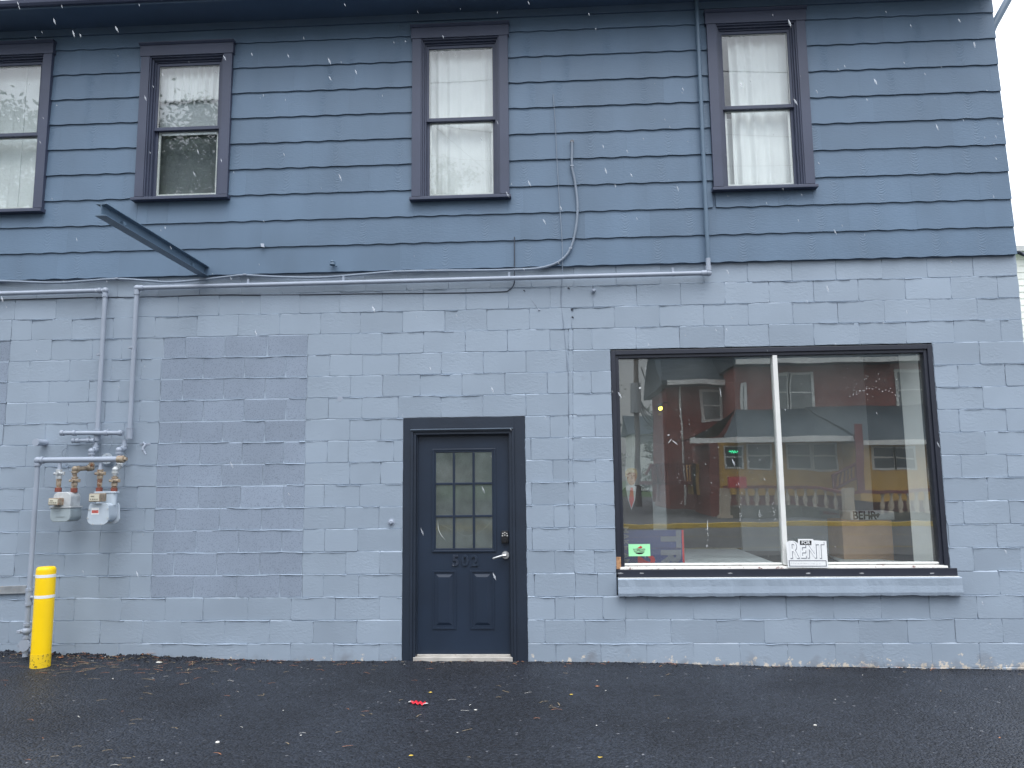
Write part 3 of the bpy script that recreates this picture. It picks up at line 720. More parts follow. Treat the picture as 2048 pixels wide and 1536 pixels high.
# ------------------------------------------------------------------ upper windows
def window(x0, x1, z0, z1, first=False, seed=0, ox=.0):
    """casing outline x0..x1, z0..z1; parts: casing, head cap, sill, jamb, two sashes with panes"""
    rng = random.Random(seed); cw = .088
    yc = -.078                                       # casing face
    f = MB()
    f.box((x0+.012, yc, z0+.045), (x0+cw+.012, -.02, z1-.135)); f.box((x1-cw-.012, yc, z0+.045), (x1-.012, -.02, z1-.135))
    f.box((x0+.001, yc-.006, z1-.135), (x1-.001, -.02, z1-.024))
    win = f.build('window', M_trim, bld, bevel=.002)
    c = MB(); c.prism([(x0-.006, -.02, z1-.024), (x0-.006, yc-.012, z1-.024), (x0-.006, yc-.030, z1-.008), (x0-.006, yc-.030, z1), (x0-.006, -.02, z1+.008)], (x1-x0+.012, 0, 0)); c.build('head_moulding', M_trim, win)
    s = MB(); s.prism([(x0-.004, -.02, z0), (x0-.004, yc-.035, z0), (x0-.004, yc-.035, z0+.028), (x0-.004, -.0, z0+.050)], (x1-x0+.008, 0, 0)); s.build('window_sill', M_trim, win, bevel=.003)
    ix0, ix1, iz0, iz1 = x0+cw+.012, x1-cw-.012, z0+.046, z1-.135
    j = MB()
    for d, (ya, yb) in ((.012, (-.068, -.02)), (.028, (-.045, .06)), (.044, (-.02, .06))):
        a0, a1, b1 = ix0, ix1, iz1
        pd = d-.016 if d > .02 else 0
        j.box((a0+pd, ya, iz0), (a0+d, yb, b1-pd)); j.box((a1-d, ya, iz0), (a1-pd, yb, b1-pd)); j.box((a0+d, ya, b1-d), (a1-d, yb, b1-pd))
    j.box((ix0+.044, -.02, iz0), (ix1-.044, .06, iz0+.018))
    j.build('window_frame', M_trim, win, bevel=.0015)
    gx0, gx1, gz0, gz1 = ix0+.044, ix1-.044, iz0+.018, iz1-.044
    mid = gz0+(gz1-gz0)*.505
    def sash(nm, a0, a1, b0, b1, y0, th, mt, rail):
        q = MB(); q.box((a0, y0, b0), (a0+th, y0+.03, b1)); q.box((a1-th, y0, b0), (a1, y0+.03, b1))
        q.box((a0+th, y0, b0), (a1-th, y0+.03, b0+rail[0])); q.box((a0+th, y0, b1-rail[1]), (a1-th, y0+.03, b1))
        return q.build(nm, mt, win, bevel=.0015)
    su = sash('upper_sash', gx0, gx1, mid-.02, gz1, -.008, .024, M_trim, (.034, .030))
    ed = MB(); a0, a1, b0, b1 = gx0+.024, gx1-.024, mid+.014, gz1-.030     # pale inner lip of the sash
    for bx in (((a0, .010, b0), (a0+.004, .02, b1)), ((a1-.004, .010, b0), (a1, .02, b1)), ((a0+.004, .010, b1-.005), (a1-.004, .02, b1))): ed.box(*bx)
    ed.build('glazing_bead', M_whitepaint, su)
    p = MB(); p.box((a0, .012, b0), (a1, .015, b1)); p.build('pane', M_glass, su)
    sl_ = sash('lower_sash', gx0, gx1, gz0, mid+.014, .0225, .026, M_trim, (.022, .030))
    a0, a1, b0, b1 = gx0+.026, gx1-.026, gz0+.022, mid-.016
    ed = MB(); ed.box((a0, .040, b0), (a0+.020, .056, b1)); ed.box((a1-.020, .040, b0), (a1, .056, b1)); ed.box((a0+.02, .040, b0), (a1-.02, .056, b0+.020)); ed.box((a0+.02, .040, b1-.010), (a1-.02, .056, b1))
    ed.build('inner_sash', M_whitepaint, sl_, bevel=.002)
    p = MB(); p.box((a0+.004, .034, b0+.003), (a1-.004, .037, b1-.003)); p.build('pane', M_glass, sl_)
    lk = MB()
    for t in (.34, .66): lk.box((a0+(a1-a0)*t-.02, -.004, mid+.015), (a0+(a1-a0)*t+.02, .02, mid+.024))
    return win, (gx0, gx1, gz0, gz1, mid)
def folds(x0, x1, z0, z1, y, amp, wl, seed, name, mt, label, cat='curtain', taper=0.0, group=None):
    rng = random.Random(seed); q = MB(); nx_ = int((x1-x0)/.008)+2; nz_ = 14
    ph = [rng.uniform(0, 6) for _ in range(4)]
    for j in range(nz_+1):
        z = z1+(z0-z1)*j/nz_
        for i in range(nx_+1):
            t = i/nx_; x = x0+(x1-x0)*t
            yy = y+amp*(math.sin(x*2*math.pi/wl+ph[0]+.6*math.sin(z*2+ph[1]))+.45*math.sin(x*2*math.pi/wl*1.9+ph[2]+z*taper))*(.55+.45*math.sin(x*7+ph[3]))
            q.v.append(Vector((x, yy, z)))
    for j in range(nz_):
        for i in range(nx_):
            a = j*(nx_+1)+i; q.f.append((a, a+nx_+1, a+nx_+2, a+1)); q.m.append(0); q.s.append(True)
    o = q.build(name, mt); so2 = o.modifiers.new('thick', 'SOLIDIFY'); so2.thickness = .0015
    return tag(o, label, cat, group)
BX = []
for i, w_ in enumerate(WINS): BX.append(window(*w_, seed=i)[1])
b = BX[0]; 
for i in range(7):
    x = b[0]-.02+i*.105; q = MB(); 
    q.box((x, .14+.008*math.sin(i*2), b[2]-.02), (x+.108, .142+.008*math.sin(i*2+1), b[3]+.02))
    if i == 0: vb = thing('window_blind', (b[0], .14, b[2]), 'off-white vertical slat blind behind the leftmost upstairs window', 'blind')
    q.build('slat', M_sheer, vb)
b = BX[1]
folds(b[0]-.02, b[1]+.02, b[4]+.34, b[3]+.02, .10, .018, .075, 2, 'cafe_curtain', M_curtain, 'short white gathered curtain in the top half of the upstairs window above the steel beam')
q = MB(); q.box((b[0]-.02, .13, b[4]-.01), (b[1]+.02, .132, b[4]+.42)); tag(q.build('sheer_panel', mat('milky_cloth', (.55, .58, .60), .9)), 'pale milky panel below the short curtain in the upstairs window over the steel beam', 'curtain')
shd = MB(); shd.box((b[0]-.03, .16, b[2]-.03), (b[1]+.03, .164, b[3]+.02)); tag(shd.build('roller_shade', mat('shade_cloth', (.16, .18, .19), .9)), 'dull grey shade filling the lower pane of the upstairs window over the steel beam', 'blind')
b = BX[2]
folds(b[0]-.02, b[1]+.02, b[2]-.02, b[3]+.02, .12, .022, .11, 3, 'curtain', M_curtain, 'long white curtain closed across the whole upstairs window over the door')
b = BX[3]
folds(b[0]+.11, b[1]-.0, b[2]-.02, b[3]+.03, .12, .020, .13, 4, 'curtain', M_curtain, 'white curtain gathered to the right in the rightmost upstairs window')
folds(b[0]-.02, b[1]+.02, b[2]-.02, b[4]-.02, .19, .006, .35, 5, 'cafe_curtain', M_sheer, 'creased off-white cloth across the lower half of the rightmost upstairs window')
#--P3--
# ------------------------------------------------------------------ door
def slat(mb, x0, x1, y0, y1, z0, z1, mi=0): mb.box((x0, y0, z0), (x1, y1, z1), mi)
dz0 = -.005
DX0, DX1, DZ1 = DOOR[0], DOOR[1], DOOR[3]
sx0, sx1 = at(832, 1100, .05).x, at(1021, 1100, .05).x
sz0, sz1 = at(925, 1309, .05).z, at(925, 870, .05).z
d = MB(); d.box((sx0, .05, sz0), (sx1, .092, sz1)); door = d.build('door', M_door, bld, bevel=.0015)
gx0, gx1 = at(872, 1000, .045).x, at(984, 1000, .045).x; gz0, gz1 = at(928, 1096, .045).z, at(928, 905, .045).z
fr = MB(); t_ = .036
def ring(mb, x0, x1, z0, z1, t, y0, y1, mi=0):
    mb.box((x0, y0, z0), (x0+t, y1, z1), mi); mb.box((x1-t, y0, z0), (x1, y1, z1), mi)
    mb.box((x0+t, y0, z0), (x1-t, y1, z0+t), mi); mb.box((x0+t, y0, z1-t), (x1-t, y1, z1), mi)
ring(fr, gx0-t_, gx1+t_, gz0-t_, gz1+t_, .018, .038, .0495); ring(fr, gx0-t_+.018, gx1+t_-.018, gz0-t_+.018, gz1+t_-.018, .016, .043, .0495)
fr.build('glazing_frame', M_door, door, bevel=.004)
mu_ = MB()
for u in (908, 947.6):
    x = at(u, 1000, .045).x; mu_.box((x-.011, .038, gz0), (x+.011, .0485, gz1))
for v in (967, 1032):
    z = at(928, v, .045).z
    xs3 = [gx0, at(908, 1000, .045).x, at(947.6, 1000, .045).x, gx1]
    for a, b in zip(xs3, xs3[1:]): mu_.box((a+.011 if a > gx0 else a, .038, z-.011), (b-.011 if b < gx1 else b, .0485, z+.011))
mu_.build('muntins', M_door, door, bevel=.003)
gp_ = MB(); gp_.box((gx0, .0455, gz0), (gx1, .0478, gz1))
pn = gp_.build('door_pane', M_doorglass, door)
bkp = MB(); 
# crumpled pale film behind the panes
n0 = 26
for j in range(n0+1):
    for i in range(n0+1):
        x = gx0+(gx1-gx0)*i/n0; z = gz0+(gz1-gz0)*j/n0
        bkp.v.append(Vector((x, .0492+.0004*math.sin(x*40+z*15), z)))
for j in range(n0):
    for i in range(n0):
        a = j*(n0+1)+i; bkp.f.append((a, a+1, a+n0+2, a+n0+1)); bkp.m.append(0); bkp.s.append(True)
fc = MB(); fc.tube(bez([at(875.5, 1041, .0482), at(877, 1058, .0482), at(883, 1071, .0482), at(892, 1081, .0482)], 5), [.0008, .001, .002, .003]+[.0035]*8+[.002, .0015, .001, .0005], 6)  # pale arcs painted in for a curved white reflection in the panes
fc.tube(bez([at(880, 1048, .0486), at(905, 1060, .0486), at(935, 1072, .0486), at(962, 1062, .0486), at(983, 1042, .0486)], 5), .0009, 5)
fc.build('painted_reflection', mat('reflection_paint', (.50, .52, .53), .5), door)
bkp.build('privacy_film', mat('frosted_film', (.27, .275, .30), .28, var=.25, vscale=7, bumps=((9, .6, .01),)), door)
for (u0, u1) in ((865, 912), (941, 988)):
    x0, x1 = at(u0, 1200, .05).x, at(u1, 1200, .05).x; z0, z1 = at(925, 1258, .05).z, at(925, 1141, .05).z
    p = MB(); ring(p, x0, x1, z0, z1, .014, .0425, .0495)
    a = .034; bq = .058
    o_ = [(x0+a, z0+a), (x1-a, z0+a), (x1-a, z1-a), (x0+a, z1-a)]; i_ = [(x0+bq, z0+bq), (x1-bq, z0+bq), (x1-bq, z1-bq), (x0+bq, z1-bq)]
    for q in range(4):
        r_ = (q+1) % 4
        p.quad((o_[q][0], .0495, o_[q][1]), (o_[r_][0], .0495, o_[r_][1]), (i_[r_][0], .041, i_[r_][1]), (i_[q][0], .041, i_[q][1]))
    p.quad(*[(c[0], .041, c[1]) for c in i_])
    p.build('door_panel', M_door, door)
# numbers
for ch, u in (('5', 911), ('0', 930), ('2', 949)):
    text_mesh('number_'+{'5': 'five', '0': 'zero', '2': 'two'}[ch], ch, .135, face_front(at(u, 1122, .044)), mat('number_paint_'+ch, (.018, .030, .052) if ch != '5' else (.026, .036, .058), .4, var=.3, vscale=60, grime=((.42, .43, .44), 60, .60 if ch == '5' else .72)), door, ext=.006, bold=.003)
# keypad lock
kc = at(1010, 1074, .045)
kp = MB(); kp.prism([(kc.x+dx, .049, kc.z+dz) for dx, dz in ((-.026,-.055),(.026,-.055),(.032,-.045),(.032,.045),(.026,.055),(-.026,.055),(-.032,.045),(-.032,-.045))], (0, -.022, 0))
kp.tube([(kc.x, .028, kc.z-.028), (kc.x, .012, kc.z-.028)], .020, 18)
kpo = kp.build('keypad_lock', M_black, door, bevel=.002)
kb_ = MB()
for dx, dz in ((0, .042), (-.018, .033), (.018, .033), (0, .019), (-.022, .013), (.022, .013)): kb_.tube([(kc.x+dx, .028, kc.z+dz), (kc.x+dx, .0245, kc.z+dz)], .0052, 10)
kb_.build('key_button', M_white, kpo)
hc = at(1011, 1110, .045); he = at(991, 1115, -.01)
h = MB(); h.tube([(hc.x, .05, hc.z), (hc.x, .036, hc.z)], [.036, .033], 24); h.tube([(hc.x, .036, hc.z), (hc.x, -.012, hc.z)], .013, 14)
h.tube(bez([(hc.x+.006, -.012, hc.z), (hc.x-.03, -.016, hc.z-.002), (he.x-.01, -.012, he.z-.006), (he.x-.022, -.002, he.z-.008)], 5), [.014]*5+[.011]*5+[.009]*6, 12)
h.build('door_handle', M_nickel, door)
# frame: flat boards and brick mould
cs = MB(); bx0, bx1 = at(821, 1100, 0).x, at(1031, 1100, 0).x; bz1 = at(925, 858, 0).z
cs.box((DX0+.002, -.006, dz0-.02), (bx0, .07, DZ1-.003)); cs.box((bx1, -.006, dz0-.02), (DX1-.002, .07, DZ1-.003)); cs.box((bx0, -.006, bz1), (bx1, .07, DZ1-.003))
dfr = cs.build('door_frame', M_jamb, bld, bevel=.002)
bm_ = MB()
for k, (o1, o2, y0) in enumerate(((0, .022, -.016), (.022, .048, -.004), (.048, .060, .030))):
    bm_.box((bx0+o1, y0, dz0-.02), (bx0+o2, .075, bz1-o2)); bm_.box((bx1-o2, y0, dz0-.02), (bx1-o1, .075, bz1-o2)); bm_.box((bx0+o1, y0, bz1-o2), (bx1-o1, .075, bz1-o1))
bm_.build('door_jamb', M_jamb, dfr, bevel=.002)
dc = MB(); dc.prism([(bx0-.002, -.017, bz1-.004), (bx0-.002, -.026, bz1-.008), (bx0-.002, -.028, bz1-.001), (bx0-.002, -.017, bz1+.004)], (bx1-bx0-.01, 0, 0)); dc.build('drip_cap', mat('drip_metal', (.10, .13, .17), .35, var=.2, grime=((.35, .33, .28), 9, .66)), dfr)
ts = MB(); ts.box((sx0-.012, -.012, -.015), (sx1+.012, .09, sz0-.012)); ts.box((sx0, .030, sz0-.012), (sx1, .049, sz0+.004)); ts.build('threshold', M_alu, dfr, bevel=.003)
dk = MB(); dk.box((DX0, .12, -.1), (DX1, .13, DZ1)); dk.build('door_backing', M_roomdark, bld)

# ------------------------------------------------------------------ shop window
wx0, wx1, wz0, wz1 = SHOP[0]+.004, SHOP[1]-.004, .742, SHOP[3]-.008
sh_ = MB()
def framebox(mb, x0, x1, z0, z1, t, y0, y1):
    mb.box((x0, y0, z0), (x0+t, y1, z1)); mb.box((x1-t, y0, z0), (x1, y1, z1)); mb.box((x0+t, y0, z1-t), (x1-t, y1, z1))
framebox(sh_, wx0, wx1, wz0, wz1, .042, -.010, .16)
shop = sh_.build('display_window', M_dark, bld, bevel=.003)
st_ = MB(); framebox(st_, wx0+.042, wx1-.042, wz0, wz1-.042, .030, .006, .16); st_.build('window_stop', M_dark, shop, bevel=.003)
gX0, gX1, gZ1 = wx0+.072, wx1-.072, wz1-.072
gZ0 = at(1400, 1126, .05).z
mxc = (at(1547, 730, .04).x+at(1570, 1100, .04).x)/2
ap = MB(); ap.box((wx0+.010, -.030, .724), (wx1+.052, .05, .792)); ap.build('apron_board', mat('apron_paint', (.018, .022, .036), .45, grime=((.35, .34, .35), 10, .735)), shop, bevel=.003)
M_greychip = mat('grey_chip', (.26, .27, .29), .7, var=.2, vscale=30)
for uu_ in (1241, 1283, 1460, 1616, 1723, 1864):
    c = at(uu_, 1146.5, -.0302); q = MB(); n0q = 9; pts = [(c.x+.026*R.uniform(.6, 1.1)*math.cos(2*math.pi*k/n0q), -.0302, c.z+.007*R.uniform(.5, 1.1)*math.sin(2*math.pi*k/n0q)) for k in range(n0q)]
    q.prism(pts, (0, -.0006, 0)); q.build('paint_chip', M_greychip, shop)
sl2 = MB(); sl2.prism([(wx0+.03, -.022, .794), (wx0+.03, .075, .794), (wx0+.03, .075, .822), (wx0+.03, -.018, .812)], (wx1-wx0-.05, 0, 0)); sl2.build('inner_sill', M_chip, shop, bevel=.002)
sl3 = MB(); sl3.box((gX0, .020, .823), (mxc-.028, .085, gZ0)); sl3.box((mxc+.028, .020, .823), (gX1, .085, gZ0)); sl3.build('bottom_rail', M_whitepaint, shop, bevel=.006)
ml = MB(); ml.box((mxc-.021, .004, .823), (mxc+.021, .085, gZ1)); ml.build('mullion', M_whitepaint, shop, bevel=.004)
bwq = MB(); bwq.box((wx0-.002, -.012, .796), (wx0+.040, .0, .905)); bwq.build('bare_corner', M_wood, shop, bevel=.004)
for a, b in ((gX0-.01, mxc-.021), (mxc+.021, gX1+.01)):
    q = MB(); q.box((a, .045, gZ0-.004), (b, .051, gZ1+.006)); q.build('shop_pane', M_shopglass, shop)
gm = MB()                                   # dried paint spatter and scratches on the glass
def mark(u, v, a, b, tilt=0):
    c = at(u, v, .0444); ca, sa = math.cos(tilt), math.sin(tilt)
    gm.face([(c.x+ca*dx*a-sa*dz*b, .0444, c.z+sa*dx*a+ca*dz*b) for dx, dz in ((-1, 0), (-.5, -.9), (.5, -.8), (1, .1), (.4, .9), (-.5, .8))])
for i in range(34): mark(R.gauss(1725, 28), R.gauss(770, 16), R.uniform(.002, .005), R.uniform(.002, .004))
for i in range(16): mark(1700+i*6.5, 792-14*math.sin(i/15*3.1)+R.gauss(0, 1.5), R.uniform(.003, .006), R.uniform(.003, .005))
for i in range(46): mark(R.gauss(1420, 60), R.gauss(960, 55), R.uniform(.002, .006), R.uniform(.002, .004), R.uniform(0, 3))
for uc, v0, v1 in ((1362, 780, 880), (1415, 1040, 1095), (1480, 1005, 1045), (1548, 1000, 1050), (1520, 1010, 1050)):
    for k in range(12): mark(uc+R.gauss(0, 1.6), R.uniform(v0, v1), R.uniform(.002, .004), R.uniform(.003, .008))
for i in range(60): mark(R.uniform(1245, 1860), R.uniform(730, 1120), R.uniform(.0015, .004), R.uniform(.0015, .003))
for u, v, a, b, t in ((1340, 882, .030, .004, .9), (1350, 885, .034, .004, -.7), (1337, 870, .012, .006, 0), (1415, 1052, .003, .05, 0), (1441, 785, .003, .05, .1), (1280, 776, .012, .010, .3)): mark(u, v, a, b, t)
gmo = gm.build('glass_spatter', mat('dried_paint', (.50, .53, .54), .7, var=.2, vscale=30), shop); gmo['kind'] = 'stuff'
sc_ = MB()
nn = 90
def cap(a, b):
    return [(a, -.075+.003*math.sin(a*9)), (b, 0)]
for i in range(nn):                          # cast sill with a rough lower edge
    xa = wx0+.005+(wx1+.065-wx0-.005)*i/nn; xb = wx0+.005+(wx1+.065-wx0-.005)*(i+1)/nn
    def prof2(x): 
        r1 = .004*vnoise(x*2.2, 0, 1); r2 = .006*vnoise(x*1.7, 1, 3)
        return [(x, .02, .722), (x, -.066+r1, .720), (x, -.074+r1, .712), (x, -.072+r2*.6, .650), (x, -.076+r2, .592), (x, -.070+r2, zk(14)+.004+r2), (x, .02, zk(14)+.008)]
    A, B = prof2(xa), prof2(xb)
    for k in range(6): sc_.quad(A[k], B[k], B[k+1], A[k+1])
    if i == 0: sc_.face(A[::-1])
    if i == nn-1: sc_.face(B)
sl4 = sc_.build('stone_sill', M_block, bld); a_ = sl4.data.attributes.new('tone', 'FLOAT', 'FACE'); a_.data.foreach_set('value', [1.02]*len(sl4.data.polygons))
for p_ in sl4.data.polygons: p_.use_smooth = False
cks = MB(); cks.box((wx0+.008, -.060, .7205), (wx1+.055, .0, .7238)); cks.build('caulk_line', M_whitepaint, shop)
# inside the shop
ins = MB(); ins.prism([(gX1+.012, .09, .70), (gX1-.075, .34, .70), (gX1-.06, .36, .70), (gX1+.03, .36, .70), (gX1+.03, .09, .70)], (0, 0, 2.2)); ins.build('display_return_wall', M_roomwhite, bld)
ins = MB(); ins.box((gX0-.05, .09, gZ1+.03), (gX1, .30, gZ1+.06)); ins.build('display_ceiling', M_roomwhite, bld)
ins = MB(); ins.box((gX0-.1, .09, .70), (gX1+.0, 2.6, .745)); ins.build('display_platform', mat('platform_felt', (.10, .10, .10), .85), bld)
p1 = gp(1369, 1122, .76); 
tb = MB(); tb.box((at(1369, 1110, .4).x, .16, .76), (at(1560, 1110, .4).x-.02, 2.1, .79)); 
tag(tb.build('white_board', mat('pale_board', (.62, .66, .68), .5)), 'wide pale board lying inside the shop window right of the blue banner', 'board')
tb = MB(); tb.prism([(1.0*at(1690, 1120, .3).x, .16, .76), (gX1-.02, .16, .76), (gX1-.02, .75, .76), (at(1730, 1120, .5).x, 1.5, .76)], (0, 0, .012))
tag(tb.build('slanted_board', mat('pale_board_two', (.45, .48, .48), .5)), 'pale slanted board on the shop display floor at its right end', 'board')
# carton
y_ = .95; c0 = at(1688, 1112, y_); c1 = at(1783, 1040, y_)
cb = thing('cardboard_box', ((c0.x+c1.x)/2, y_+.2, c0.z), 'brown cardboard carton with BEHR on its white band inside the shop window', 'box')
q = MB(); q.box((c0.x, y_, .746), (c1.x, y_+.42, c1.z)); q.build('carton', M_card, cb, bevel=.004)
l0 = at(1702, 1040, y_-.005); l1 = at(1768, 1023, y_-.005)
q = MB(); q.box((l0.x, y_-.004, l0.z), (l1.x+.1, y_+.3, l1.z)); lb_ = q.build('white_band', mat('band_paper', (.42, .43, .44), .6), cb)
text_mesh('band_lettering', 'BEHR', .115, face_front(at(1729, 1031.5, y_-.006)), M_ink, lb_, bold=.003, sx=.85)
q = MB(); bc = at(1748, 1031.5, y_-.007)
q.prism([(bc.x+dx, bc.y, bc.z+dz) for dx, dz in ((-.05,-.02),(-.038,.006),(-.015,.02),(.02,.018),(.045,.024),(.062,.012),(.05,.0),(.04,-.02),(.03,-.02),(.026,-.006),(-.01,-.006),(-.022,-.02))], (0, -.001, 0)); q.build('band_mark', M_ink, lb_)
# banner
y_ = .13; b0 = at(1240, 1127, y_); b1 = at(1367, 1060, y_)
bn = MB(); bn.box((b0.x+.0, y_, .75), (b1.x, y_+.006, b1.z)); ban = tag(bn.build('banner', M_navy), 'navy blue banner with grey letters T R behind the shop glass, lower left', 'banner')
q = MB(); q.box((b1.x-.018, y_-.001, .75), (b1.x, y_, b1.z)); q.build('banner_edge', M_red, ban)
rot90 = math.pi/2
text_mesh('banner_letter', 'T', .235, face_front(at(1339.5, 1078, y_-.002), rot90), M_silver, ban, bold=.012)
text_mesh('banner_letter', 'R', .235, face_front(at(1340, 1114, y_-.002), rot90), M_silver, ban, bold=.012)
text_mesh('banner_small_lettering', 'MAKE AM', .082, face_front(at(1251, 1092, y_-.002), rot90), M_silver, ban, bold=.002)
text_mesh('banner_figure', '2', .20, face_front(at(1291, 1123, y_-.002), rot90), M_red, ban, bold=.01)
# cardboard standee of a man
y_ = .20
def PP(pts, y): return [at(u, v, y) for u, v in pts]
man = thing('cardboard_standee', at(1272, 1125, y_), 'life-size cardboard cutout of a man in dark suit and red tie behind the shop glass', 'cardboard cutout')
q = MB(); q.prism(PP([(1241, 1126), (1241, 985), (1250, 975), (1262, 970), (1278, 970), (1291, 977), (1301, 984), (1305, 1000), (1307, 1060), (1307, 1126)], y_), (0, .006, 0)); q.build('suit', mat('suit_print', (.006, .008, .016), .8), man)
q = MB(); q.prism(PP([(1251, 973), (1263, 968), (1273, 973), (1270, 1000), (1263, 1020), (1256, 1000)], y_-.002), (0, .0015, 0)); q.build('shirt', mat('shirt_print', (.36, .37, .40), .6), man)
q = MB(); q.prism(PP([(1261, 975), (1266, 975), (1268, 1000), (1263, 1016), (1258, 1000)], y_-.004), (0, .0015, 0)); q.build('tie', mat('tie_print', (.42, .04, .035), .6), man)
hd = []
hc_ = (1263, 954)
for i in range(24):
    a = 2*math.pi*i/24; hd.append((hc_[0]+10.5*math.sin(a)*(1 if math.cos(a) > 0 else .86), hc_[1]+1-16*math.cos(a)))
q = MB(); q.prism(PP(hd, y_-.003), (0, .005, 0)); q.build('face', mat('face_print', (.33, .18, .12), .6, var=.15, vscale=14), man)
q = MB(); q.prism(PP([(1251, 955), (1250, 944), (1255, 937), (1265, 935.5), (1273, 939), (1275, 948), (1274, 954), (1271, 946), (1262, 944), (1255, 946), (1253, 953)], y_-.005), (0, .0015, 0)); q.build('hair', mat('hair_print', (.36, .28, .17), .7), man)
q = MB()
for a, b, c_, d_ in ((1257, 950.5, 1261, 952), (1266, 950.5, 1270, 952), (1261, 962.5, 1267, 963.8)): q.prism(PP([(a, b), (c_, b), (c_, d_), (a, d_)], y_-.004), (0, .0008, 0))
q.prism(PP([(1263, 952), (1265.5, 958.5), (1261.5, 958.5)], y_-.004), (0, .0008, 0)); q.build('facial_features', mat('feature_print', (.20, .10, .07), .6), man)
# sticker
y_ = .0446; s0 = at(1257.5, 1112.5, y_); s1 = at(1300, 1088, y_)
q = MB(); q.box((s0.x, y_-.0008, s0.z), (s1.x, y_, s1.z)); stk = tag(q.build('window_sticker', M_green), 'small mint green INTERSTATE BATTERIES sticker low on the left shop pane', 'sticker')
y2 = y_-.002; M_inkp = mat('plum_ink', (.10, .02, .06), .5)
text_mesh('sticker_lettering', 'INTERSTATE', .0195, face_front(at(1278.5, 1099, y2)), M_inkp, stk, bold=.0, sx=1.0)
text_mesh('sticker_lettering', 'BATTERIES', .0195, face_front(at(1278.5, 1102.7, y2)), M_inkp, stk, bold=.0, sx=1.0)
q = MB(); q.prism(PP([(1270, 1105), (1289, 1105), (1284, 1108), (1278, 1108.6), (1273, 1107.6)], y2), (0, .0005, 0)); q.build('sticker_emblem_base', M_ink, stk)
q = MB(); q.prism(PP([(1274, 1096.5), (1281, 1092), (1285, 1094), (1283, 1096.5)], y2), (0, .0005, 0)); q.build('sticker_emblem_top', M_red, stk)
# for rent sign
def ZS(x, y): return 1560+x/17.07, 1070+y/17.07
y_ = -.034; ol = [(205, 265), (250, 228), (320, 205), (410, 198), (490, 208), (560, 240), (620, 290), (612, 135), (1130, 135), (1140, 180), (1580, 205), (1650, 1120), (275, 1110)]
q = MB(); q.prism(PP([ZS(*p) for p in ol], y_), (0, .0025, 0)); rent = tag(q.build('rent_sign', M_paper), 'white cut-out FOR RENT sign leaning on the shop window beside its white mullion', 'sign')
q = MB(); q.prism(PP([ZS(*p) for p in ((680, 190), (1075, 190), (1075, 340), (685, 340))], y_-.0015), (0, .0012, 0)); q.build('sign_black_patch', M_ink, rent)
text_mesh('sign_lettering', 'FOR', .040, face_front(at(*ZS(880, 265), y_-.0025)), M_paper, rent, ext=.0003, bold=.0006, sx=1.0)
for ch, x, y, s_, sx in (('R', 470, 540, .205, .66), ('E', 785, 590, .155, .68), ('N', 1085, 590, .155, .74), ('T', 1370, 545, .200, .60)):
    c_ = at(*ZS(x, y), y_-.0016)
    text_mesh('sign_letter_shadow', ch, s_, face_front(c_+Vector((.0035, 0, -.003))), M_inkgrey, rent, ext=.0003, bold=.0048, sx=sx)
    text_mesh('sign_letter', ch, s_, face_front(c_+Vector((0, -.0008, 0))), M_paper, rent, ext=.0003, bold=.0018, sx=sx)
q = MB(); a = [ZS(*p) for p in ((295, 865), (1580, 865), (1600, 1075), (320, 1075))]; bq = [ZS(*p) for p in ((325, 890), (1560, 890), (1572, 1050), (345, 1050))]
A, B = PP(a, y_-.0012), PP(bq, y_-.0012)
for i in range(4): q.quad(A[i], A[(i+1) % 4], B[(i+1) % 4], B[i])
q.build('sign_box', M_inkgrey, rent)
q = MB()
x = 370
while x < 1400:
    n_ = R.randint(3, 6); pts = [at(*ZS(x+i*16, 955+x*.02+R.uniform(-16, 16)), y_-.0015) for i in range(n_)]
    q.tube(pts, .0007, 5); x += n_*16+22
q.build('handwriting', M_inkgrey, rent)
# hanging loop of white cord inside
q = MB(); q.tube(bez(PP([(1866, 1065), (1863, 1045), (1860, 1025), (1862, 1020), (1865, 1027), (1867, 1050), (1866.5, 1064)], .12), 6), .004, 7)
tag(q.build('cord_loop', M_white), 'thin white cord loop hanging inside the right edge of the shop window', 'cord')

# ------------------------------------------------------------------ gas pipes
def fitting(mb, a, b, r, mi=0): mb.tube([Vector(a), Vector(b)], r, 14, mi)
def pp(pts): return [at(u, v, y) for u, v, y in pts]
# long pipe from the roof down and across to the right-hand meter
A = thing('gas_pipe', at(262, 700, -.07), 'long painted pipe dropping from the eave and running left to the right-hand gas meter', 'pipe')
vt = at(1397, 0, -.09); vt.z = EZ-.005
xr = (at(1399, 100, -.09).x+at(1415, 520, -.09).x)/2
ztop = at(1415, 547, -.07).z; ztl = at(275, 576, -.07).z; xl = at(271, 640, -.07).x; zt_ = (ztop+ztl)/2
q = MB(); q.tube([(xr, -.085, EZ+.01), (xr, -.085, 3.62)], .019, 14); q.build('downpipe', M_pipe2, A)
q = MB(); q.tube(elbowed([(xr, -.085, 3.62), (xr, -.085, ztop), (xl, -.07, ztl), (xl, -.07, at(253, 862, -.07).z)], .045), .0215, 14)
q.build('pipe', M_pipe, A)
for p, ds in (((xr, -.085, ztop), ((0, 0, 1), (-1, 0, 0))), ((xl, -.07, ztl), ((1, 0, 0), (0, 0, -1)))):
    q = MB(); p = Vector(p); q.ball(p, .030, seg=14)
    for dd in ds: dd = Vector(dd); q.tube([p+dd*.020, p+dd*.066], .0275, 14)
    q.build('elbow', M_pipe, A)
